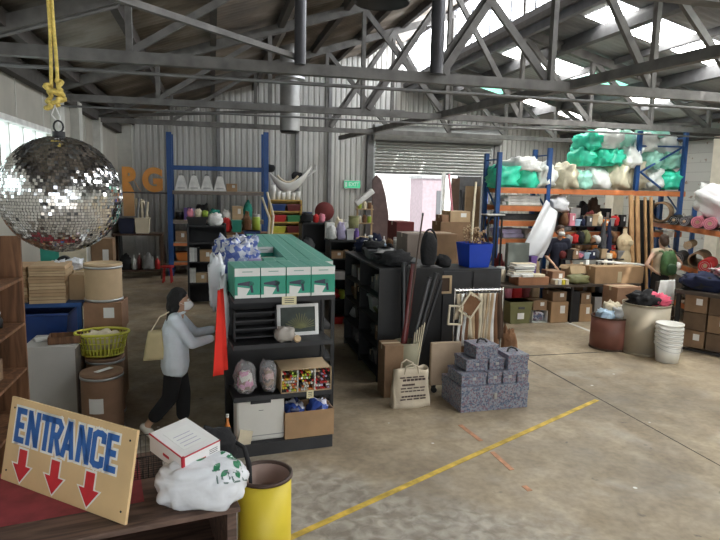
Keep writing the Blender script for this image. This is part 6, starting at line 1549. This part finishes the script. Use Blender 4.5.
# ================= DRUMS AND PAILS =================
def dr(pxl, pxr, ytop, ybase, y, label, m_, h_adj=0, **k):
    a, b = at(pxl,(ytop+ybase)/2,y=y), at(pxr,(ytop+ybase)/2,y=y); r = (b.x-a.x)/2*.97; z = zat((pxl+pxr)/2, ytop, y)
    return drum(label, ((a.x+b.x)/2, y, 0), r, z+h_adj, m_, sticker=False, **k), r, z, ((a.x+b.x)/2, y)
y1 = at(609,351,z=0).y+.22
_, r, z, c = dr(593,626,316,350,y1,'short maroon-brown drum full of cloths in front of the work table', mat('maroon_drum',(.19,.075,.055),.5,var=.12), rimm=cm('dark brown'))
for i, (dx, dy, cc, lab) in enumerate(((-.12,0,'light blue','pale blue cloth in the maroon-brown drum'),(.05,.05,'cream','cream striped cloth heaped in the maroon-brown drum'),(.14,-.08,'white','white cloth hanging over the front of the maroon-brown drum'))):
    tag(MB().blob((0,0,.0),(.14,.15,.12 if i != 1 else .2),.4,2.3,191+i,24,ridge=True,flat=False).build('cloth', cm(cc,'cloth'), loc=(c[0]+dx,c[1]+dy,z-.0+.03*i)), lab, 'cloth')
y2 = at(645,356,z=0).y+.27
_, r, z, c = dr(625,664,303,352,y2,'tall beige drum topped with dark and pink cloth', mat('beige_drum',(.38,.33,.25),.5,var=.06), rimm=mat('beige_rim',(.33,.28,.2),.5))
for i, (dx, dy, cc, rr, lab) in enumerate(((-.1,.0,'black',(.2,.2,.12),'black cloth heaped in the tall beige drum'),(.16,-.06,'pink',(.17,.16,.1),'bright pink cloth at the right of the tall beige drum'))):
    m_ = cm('black','cloth') if i == 0 else mat('hot_pink_cloth',(.75,.12,.2),.9,var=.1)
    tag(MB().blob((0,0,.02),rr,.45,2.3,201+i,26,ridge=True,flat=False).build('cloth', m_, loc=(c[0]+dx,c[1]+dy,z+.04)), lab, 'cloth')
# brown carton and white chair cloth behind the drum
carton('tall brown carton standing behind the tall beige drum', (c[0]-.02, c[1]+.62, 0), (.5,.35,1.0), .1, mat('red_kraft', (.3,.17,.1), .8), sticker=False)
cloth('white_cloth', 'white cloth draped over a chair back behind the tall beige drum', (xat(667,290,c[1]+.45), c[1]+.45, zat(668,280,c[1]+.45)), .42, .42, cm('white','cloth'), 2, .03, .1, .8)
t = thing('chair', 'dark chair behind the beige drum carrying the white cloth', 'chair', (xat(667,290,c[1]+.45), c[1]+.62, 0)); zc_ = zat(668,281,c[1]+.45)
MB().span((-.2,-.2,.42),(.2,.2,.46)).build('seat', tdark, t); MB().span((-.2,-.14,.6),(.2,-.11,zc_-.01)).build('backrest', tdark, t)
for sx in (-.18,.18):
    for sy in (-.14 if True else 0,.18): MB().span((sx-.02,sy-.02,0),(sx+.02,sy+.02,.42 if sy > 0 else .62)).build('leg', tdark, t)
# stack of white pails
y3 = at(668,364,z=0).y+.15; px_ = xat(668,345,y3); rr = (xat(681,330,y3)-xat(656,330,y3))/2*.86; ztop = zat(668,323,y3)
n_ = 6; step = (ztop-.3)/(n_-1); pail = None; pw2 = mat('pail_white',(.8,.8,.76),.35,var=.03)
for i in range(n_):
    lab = 'white plastic pail, %s from the bottom of the nested stack by the beige drum' % ORD[i]
    if pail is None:
        pail = thing('pail', lab, 'pail', (px_, y3, 0), 0, 'nested white pails'); h = .3
        MB().lathe([(0,.006),(rr*.8,.006),(rr*.96,h),(rr*.985,h),(rr*.82,0),(0,0)], 32).build('body', pw2, pail)
        MB().lathe([(rr*.97,h-.03),(rr*1.03,h-.03),(rr*1.03,h),(rr*.97,h)], 32).build('rim', pw2, pail)
        MB().tube([(rr*1.03*math.cos(a),rr*1.03*math.sin(a),h-.05-.07*math.sin(-a)) for a in [PI+PI*k/14 for k in range(15)]], .004, 5).build('handle', galv, pail)
    else: dup(pail, (px_, y3, step*i), 0, lab)

# ================= PEOPLE =================
def head(o, c, yaw, r=.098, hair=None, mask=True, hairlen=0, parent=None, bun=False):
    """adds the head volume with nose, ears, chin to builder o; returns child builders placed in the same space"""
    M = Matrix.Translation(c) @ Matrix.Rotation(yaw, 4, 'Z')      # local: face towards -Y
    V = lambda x, y, z: M @ Vector((x, y, z))
    o.blob((0,0,0),(.001,.001,.001),0,1,0,6)
    def ell(c_, rx, ry, rz_): 
        n, k = 16, 10; vs = []
        for j in range(k+1):
            ph = PI*j/k-PI/2
            for i in range(n): th = 2*PI*i/n; vs.append(V(c_[0]+rx*math.cos(ph)*math.cos(th), c_[1]+ry*math.cos(ph)*math.sin(th), c_[2]+rz_*math.sin(ph)))
        o.add(vs, [(j*n+i, j*n+(i+1) % n, (j+1)*n+(i+1) % n, (j+1)*n+i) for j in range(k) for i in range(n)], 0, True)
    ell((0,.012,.02), .076, .094, .095); ell((0,-.02,-.05), .055, .065, .06); ell((0,-.055,-.085), .028, .03, .022)
    o.cap(V(0,-.085,.015), V(0,-.108,-.018), .011, .016, 8)
    for s in (-1,1): ell((s*.078,.01,-.005), .012, .02, .03)
    return M
def hand(o, wrist, dirv, palm_n, s=1.0, curl=.5):
    d = Vector(dirv).normalized(); n = Vector(palm_n).normalized(); w = d.cross(n).normalized(); wr = Vector(wrist)
    for k in range(4): o.cap(wr, wr+d*.075*s+w*(k-1.5)*.018*s, .018*s, .0125*s, 8)
    for k, L in enumerate((.068,.078,.072,.056)):
        b = wr+d*.08*s+w*(k-1.5)*.021*s; m = b+(d*math.cos(curl*.5)+n*math.sin(curl*.5))*L*.5*s; e = m+(d*math.cos(curl*1.4)+n*math.sin(curl*1.4))*L*.5*s
        o.cap(b, m, .0095*s, .009*s, 8); o.cap(m, e, .009*s, .0075*s, 8)
    b = wr+d*.02*s-w*.025*s; m = b+(d*.7-w*.7).normalized()*.04*s; o.cap(b, m, .012*s, .011*s, 8); o.cap(m, m+(d*.9-w*.1+n*.3).normalized()*.035*s, .011*s, .009*s, 8)
def face(M, p, mask=True, glasses=False):
    ey = MB(); ir = MB()
    for s in (-1,1): ey.blob(M @ Vector((s*.03,-.074,.02)),(.012,.009,.008),0,1,0,10,flat=False); ir.blob(M @ Vector((s*.03,-.081,.02)),(.006,.005,.006),0,1,0,8,flat=False)
    e1 = ey.build('eyes', cm('white','gloss'), p); ir.build('irises', cm('dark brown','gloss'), e1)
    b = MB()
    for s in (-1,1): b.cap(M @ Vector((s*.016,-.083,.042)), M @ Vector((s*.046,-.07,.044)), .004, .003, 6)
    b.build('eyebrows', hairm, p)
    if mask:
        m = MB()
        def f(u, v):
            a = (u-.5)*2.3; z = -.078+.085*v; r = .088+.022*math.sin(PI*v)*max(0,math.cos(a))**2*1.2
            return M @ Vector((math.sin(a)*r*.80, -math.cos(a)*r*(1.08-.05*abs(a))+.0, z))
        m.grid(f, 18, 10); k = m.build('face_mask', mat('mask_white',(.82,.82,.8),.8,var=.03), p, thick=.004)
        st = MB()
        for s in (-1,1): st.tube([M @ Vector((s*.07,-.035,-.02)), M @ Vector((s*.084,0,-.0)), M @ Vector((s*.08,.028,.01))], .002, 5)
        st.build('ear_loops', paper, k)
    else:
        MB().cap(M @ Vector((-.02,-.088,-.045)), M @ Vector((.02,-.088,-.045)), .006, .006, 8).build('mouth', mat('lips',(.4,.16,.13),.5,var=0), p)
def person(label, loc, rz, J, skinm_, shirt, trousers, hair_fn, headc, hyaw, mask=True, sleeve=1.0, legs_cov=1.0, shirt_r=1.0, shoes=cm('white'), face_=True):
    p = thing('person', label, 'person', loc, rz)
    b = MB()
    V = {k: Vector(v) for k, v in J.items()}
    hc = Vector(headc)
    neck = V['neck']
    b.cap(neck-Vector((0,0,.06)), hc+Vector((0,0,-.05)), .055, .05)
    b.cap(V['shL'], V['shR'], .055, .055)
    for s in 'LR':
        b.cap(V['sh'+s], V['el'+s], .048, .038); b.cap(V['el'+s], V['wr'+s], .037, .024)
        b.cap(V['hip'+s], V['kn'+s], .078, .052); b.cap(V['kn'+s], V['an'+s], .05, .034)
        b.cap(V['an'+s], V['toe'+s], .036, .028)
        d = V['wr'+s]-V['el'+s]; hand(b, V['wr'+s], d, (0,0,-1) if abs(d.normalized().z) < .8 else (0,-1,0), 1.0, .5)
    ch = (V['shL']+V['shR'])/2-Vector((0,0,.12)); pv = (V['hipL']+V['hipR'])/2
    side = (V['shR']-V['shL']).normalized(); hs_ = (V['hipR']-V['hipL']).normalized()
    for k in (-1,0,1):
        b.cap(ch+side*.07*k, (ch+pv)/2+side*.045*k, .1, .088); b.cap((ch+pv)/2+side*.045*k, pv+hs_*.065*k+Vector((0,0,.03)), .09, .105)
    M = head(b, hc, hyaw)
    body = vox(b.build('body', skinm_, p), .012, 5)
    # shirt
    s_ = MB(); sr = shirt_r
    for k in (-1,0,1):
        s_.cap(ch+side*.075*k, (ch+pv)/2+side*.055*k, .118*sr, .112*sr); s_.cap((ch+pv)/2+side*.055*k, pv+hs_*.065*k-Vector((0,0,.03)), .112*sr, .125*sr)
    s_.cap(V['shL'], V['shR'], .068, .068)
    for s in 'LR':
        e = V['sh'+s].lerp(V['el'+s], min(1, sleeve*2)); s_.cap(V['sh'+s], e, .066, .056)
        if sleeve > .5: s_.cap(V['el'+s], V['el'+s].lerp(V['wr'+s], (sleeve-.5)*2*.92), .056, .044)
    if shirt: vox(s_.build('shirt', shirt, p), .013, 4)
    t_ = MB()
    for k in (-1,0,1): t_.cap(pv+hs_*.06*k+Vector((0,0,.06)), pv+hs_*.065*k-Vector((0,0,.02)), .108, .118)
    for s in 'LR':
        t_.cap(V['hip'+s], V['kn'+s], .1, .078); t_.cap(V['kn'+s], V['kn'+s].lerp(V['an'+s], legs_cov), .078, .07)
    vox(t_.build('trousers', trousers, p), .014, 4)
    for s in 'LR':
        f = MB(); d = (V['toe'+s]-V['an'+s]); f.cap(V['an'+s]-Vector((0,0,.02)), V['toe'+s], .045, .036); f.cap(V['an'+s]-d*.25-Vector((0,0,.035)), V['toe'+s], .04, .034); vox(f.build('shoe', shoes, p), .01, 3)
    hair_fn(M, p)
    if face_: face(M, p, mask)
    return p, M
# --- woman at the shelf (local: faces +X) ---
wp = at(172, 425, z=0)
WX, WY = at(178,300,y=6.15).x, 6.15
Hs = .955
def sc_(J, k): return {a: (v[0]*k, v[1]*k, v[2]*k) for a, v in J.items()}
JW = sc_(dict(neck=(-.01,0,1.36), shL=(-.03,.155,1.33), shR=(-.03,-.155,1.33), elL=(.16,.19,1.10), elR=(.14,-.2,1.09), wrL=(.38,.13,1.16), wrR=(.36,-.14,1.13),
  hipL=(-.04,.085,.86), hipR=(-.04,-.085,.86), knL=(.03,.09,.47), knR=(-.10,-.09,.48), anL=(.02,.09,.09), anR=(-.34,-.1,.19), toeL=(.17,.1,.035), toeR=(-.24,-.11,.045)), Hs)
def hairW(M, p):
    h = MB(); V = lambda x,y,z: M @ Vector((x,y,z))
    h.blob(V(0,0,0),(.001,)*3,0,1,0,6)
    h.cap(V(0,.02,.06), V(0,.05,.03), .086, .088); h.cap(V(0,.035,.07), V(0,.07,-.05), .078, .075)
    for k in (-.045,0,.045): h.cap(V(k,.07,-.02), V(k*1.1,.1,-.2), .05, .042); h.cap(V(k*1.1,.1,-.2), V(k*.7,.11,-.32), .042, .022)
    h.cap(V(-.062,.01,.05), V(-.07,.045,-.07), .026, .03); h.cap(V(.062,.01,.05), V(.07,.045,-.07), .026, .03)
    vox(h.build('hair', hairm, p), .011, 3)
shirtW = mat('pale_blue_shirt', (.76,.85,.93), .8, var=.06, scale=9, bump=.35, bscale=12)
pw_, MW = person('person in a pale blue shirt, black cropped trousers and white mask, reaching towards the shelf', (WX, WY, 0), 0, JW, skin, shirtW, mat('black_trousers',(.012,.012,.014),.85,var=.1), hairW, (.025,0,1.475*Hs+.02), PI/2, True, .95, .62, 1.13, mat('white_trainers',(.7,.68,.62),.6,var=.05))
# collar, hem
MB().tube([(-.01+.075*math.cos(a),.075*math.sin(a),1.345*Hs+.03+.012*math.cos(a)) for a in [2*PI*i/20 for i in range(20)]], .014, 6, closed=True).build('collar', shirtW, pw_)
t = thing('shoulder_tote', 'cream shoulder bag hanging behind the person in pale blue', 'bag', (WX-.23, WY-.12, .88), .15); t.scale = (.78,.9,.85)
m = MB()
def bagf(u, v):
    a = 2*PI*u; q = lambda x_: math.copysign(abs(x_)**.5, x_); return (q(math.cos(a))*(.13-.05*v)+.02*v, q(math.sin(a))*.035, v*.34)
m.grid(bagf, 28, 8); m.span((-.12,-.03,0),(.12,.03,.01)); m.build('body', mat('straw_canvas',(.55,.47,.27),.9,var=.1), t, thick=.005)
MB().tube([(-.03,-.0,.33),(.08,-.01,.5),(.2,.02,.545),(.24,.08,.5),(.1,.05,.33)], .008, 6).build('strap', cm('cream'), t)
# small packet held in the hand
# --- man in the dark shirt behind the table (faces the camera, looking down) ---
mX, mY = xat(559,250,11.35), 11.38
k2 = .0
ztopm = zat(559,223,11.35); Hm = ztopm/1.80
JM = sc_(dict(neck=(0,0,1.5), shL=(.19,0,1.44), shR=(-.19,0,1.44), elL=(.26,-.02,1.14), elR=(-.27,-.02,1.14), wrL=(.2,-.2,.98), wrR=(-.18,-.2,.98),
  hipL=(.09,0,.92), hipR=(-.09,0,.92), knL=(.1,-.01,.5), knR=(-.1,-.01,.5), anL=(.1,.02,.09), anR=(-.1,.02,.09), toeL=(.12,-.14,.035), toeR=(-.12,-.14,.035)), Hm)
def hairM(M, p):
    h = MB(); V = lambda x,y,z: M @ Vector((x,y,z)); h.cap(V(0,.03,.06), V(0,.06,.0), .088, .08); h.cap(V(-.03,-.02,.09), V(.03,-.02,.09), .045, .045); h.cap(V(-.02,.0,.1), V(.03,.02,.1), .05, .05)
    for s in (-1,1): h.cap(V(s*.068,.0,.05), V(s*.07,.03,-.01), .018, .016)
    vox(h.build('hair', brownhair, p), .011, 3)
pm_, MM = person('person in a dark navy t-shirt and pale mask standing behind the work table', (mX, mY, 0), 0, JM, skin, mat('navy_shirt',(.012,.014,.03),.9,var=.1), cm('black','cloth'), hairM, (0,-.05,1.63*Hm), 0, True, .42, .95, 1.02, cm('black'))
# --- person with green backpack, seen from behind (faces +Y) ---
gX, gY = xat(662,255,10.2), 10.2
ztg = zat(662,233,10.2); Hg = ztg/1.74
JG = sc_(dict(neck=(0,0,1.45), shL=(-.17,0,1.39), shR=(.17,0,1.39), elL=(-.38,-.06,1.14), elR=(.4,-.06,1.16), wrL=(-.17,-.07,1.0), wrR=(.2,-.07,1.0),
  hipL=(-.09,0,.92), hipR=(.09,0,.92), knL=(-.1,.01,.5), knR=(.1,.01,.5), anL=(-.1,-.02,.09), anR=(.1,-.02,.09), toeL=(-.12,.14,.035), toeR=(.12,.14,.035)), Hg)
def hairG(M, p):
    h = MB(); V = lambda x,y,z: M @ Vector((x,y,z)); h.cap(V(0,.03,.06), V(0,.06,-.02), .09, .085); h.cap(V(0,.02,.08), V(0,.09,.09), .07, .05); h.cap(V(0,.07,-.02), V(0,.06,-.07), .06, .045)
    for s in (-1,1): h.cap(V(s*.066,.0,.05), V(s*.07,.03,-.02), .02, .02)
    vox(h.build('hair', brownhair, p), .011, 3)
pg_, MG = person('person seen from behind in a sleeveless top, hands on hips, wearing a green backpack', (gX, gY, 0), 0, JG, mat('skin_fair',(.58,.36,.26),.55,var=.05), mat('cream_top',(.6,.5,.36),.85), cm('black','cloth'), hairG, (0,.01,1.585*Hg), PI, False, .05, .95, .9, cm('black'))
t = thing('backpack', 'green backpack worn by the person seen from behind', 'bag', (gX, gY-.2, .93*Hg), 0)
gm = mat('green_nylon', (.06,.14,.05), .6, var=.5, scale=7, bump=.3, bscale=14)
MB().blob((0,0,.25),(.155,.1,.26),.1,2,211,28).build('body', gm, t); MB().blob((0,-.09,.16),(.11,.05,.11),.1,2,212,20).build('front_pocket', mat('green_dark', (.03,.09,.035), .6, var=.3), t)
for s in (-1,1): MB().tube([(s*.1,.0,.44),(s*.12,.06,.5),(s*.13,.2,.48)], .018, 6).build('strap', gm, t)
MB().tube([(-.03,-.01,.48),(-.02,-.01,.53),(.02,-.01,.53),(.03,-.01,.48)], .008, 6).build('handle', cm('black'), t)
tag(MB().lathe([(0,-.02),(.07,-.02),(.085,0),(.085,.02),(0,.035)], 24, M=Matrix.Rotation(PI/2,4,'X')).build('white_hat', cm('white','cloth'), loc=(gX+.24, gY-.17, 1.12*Hg), rz=.2), 'white oval cap hanging at the right side of the green backpack', 'hat')
bpy.context.view_layer.update()
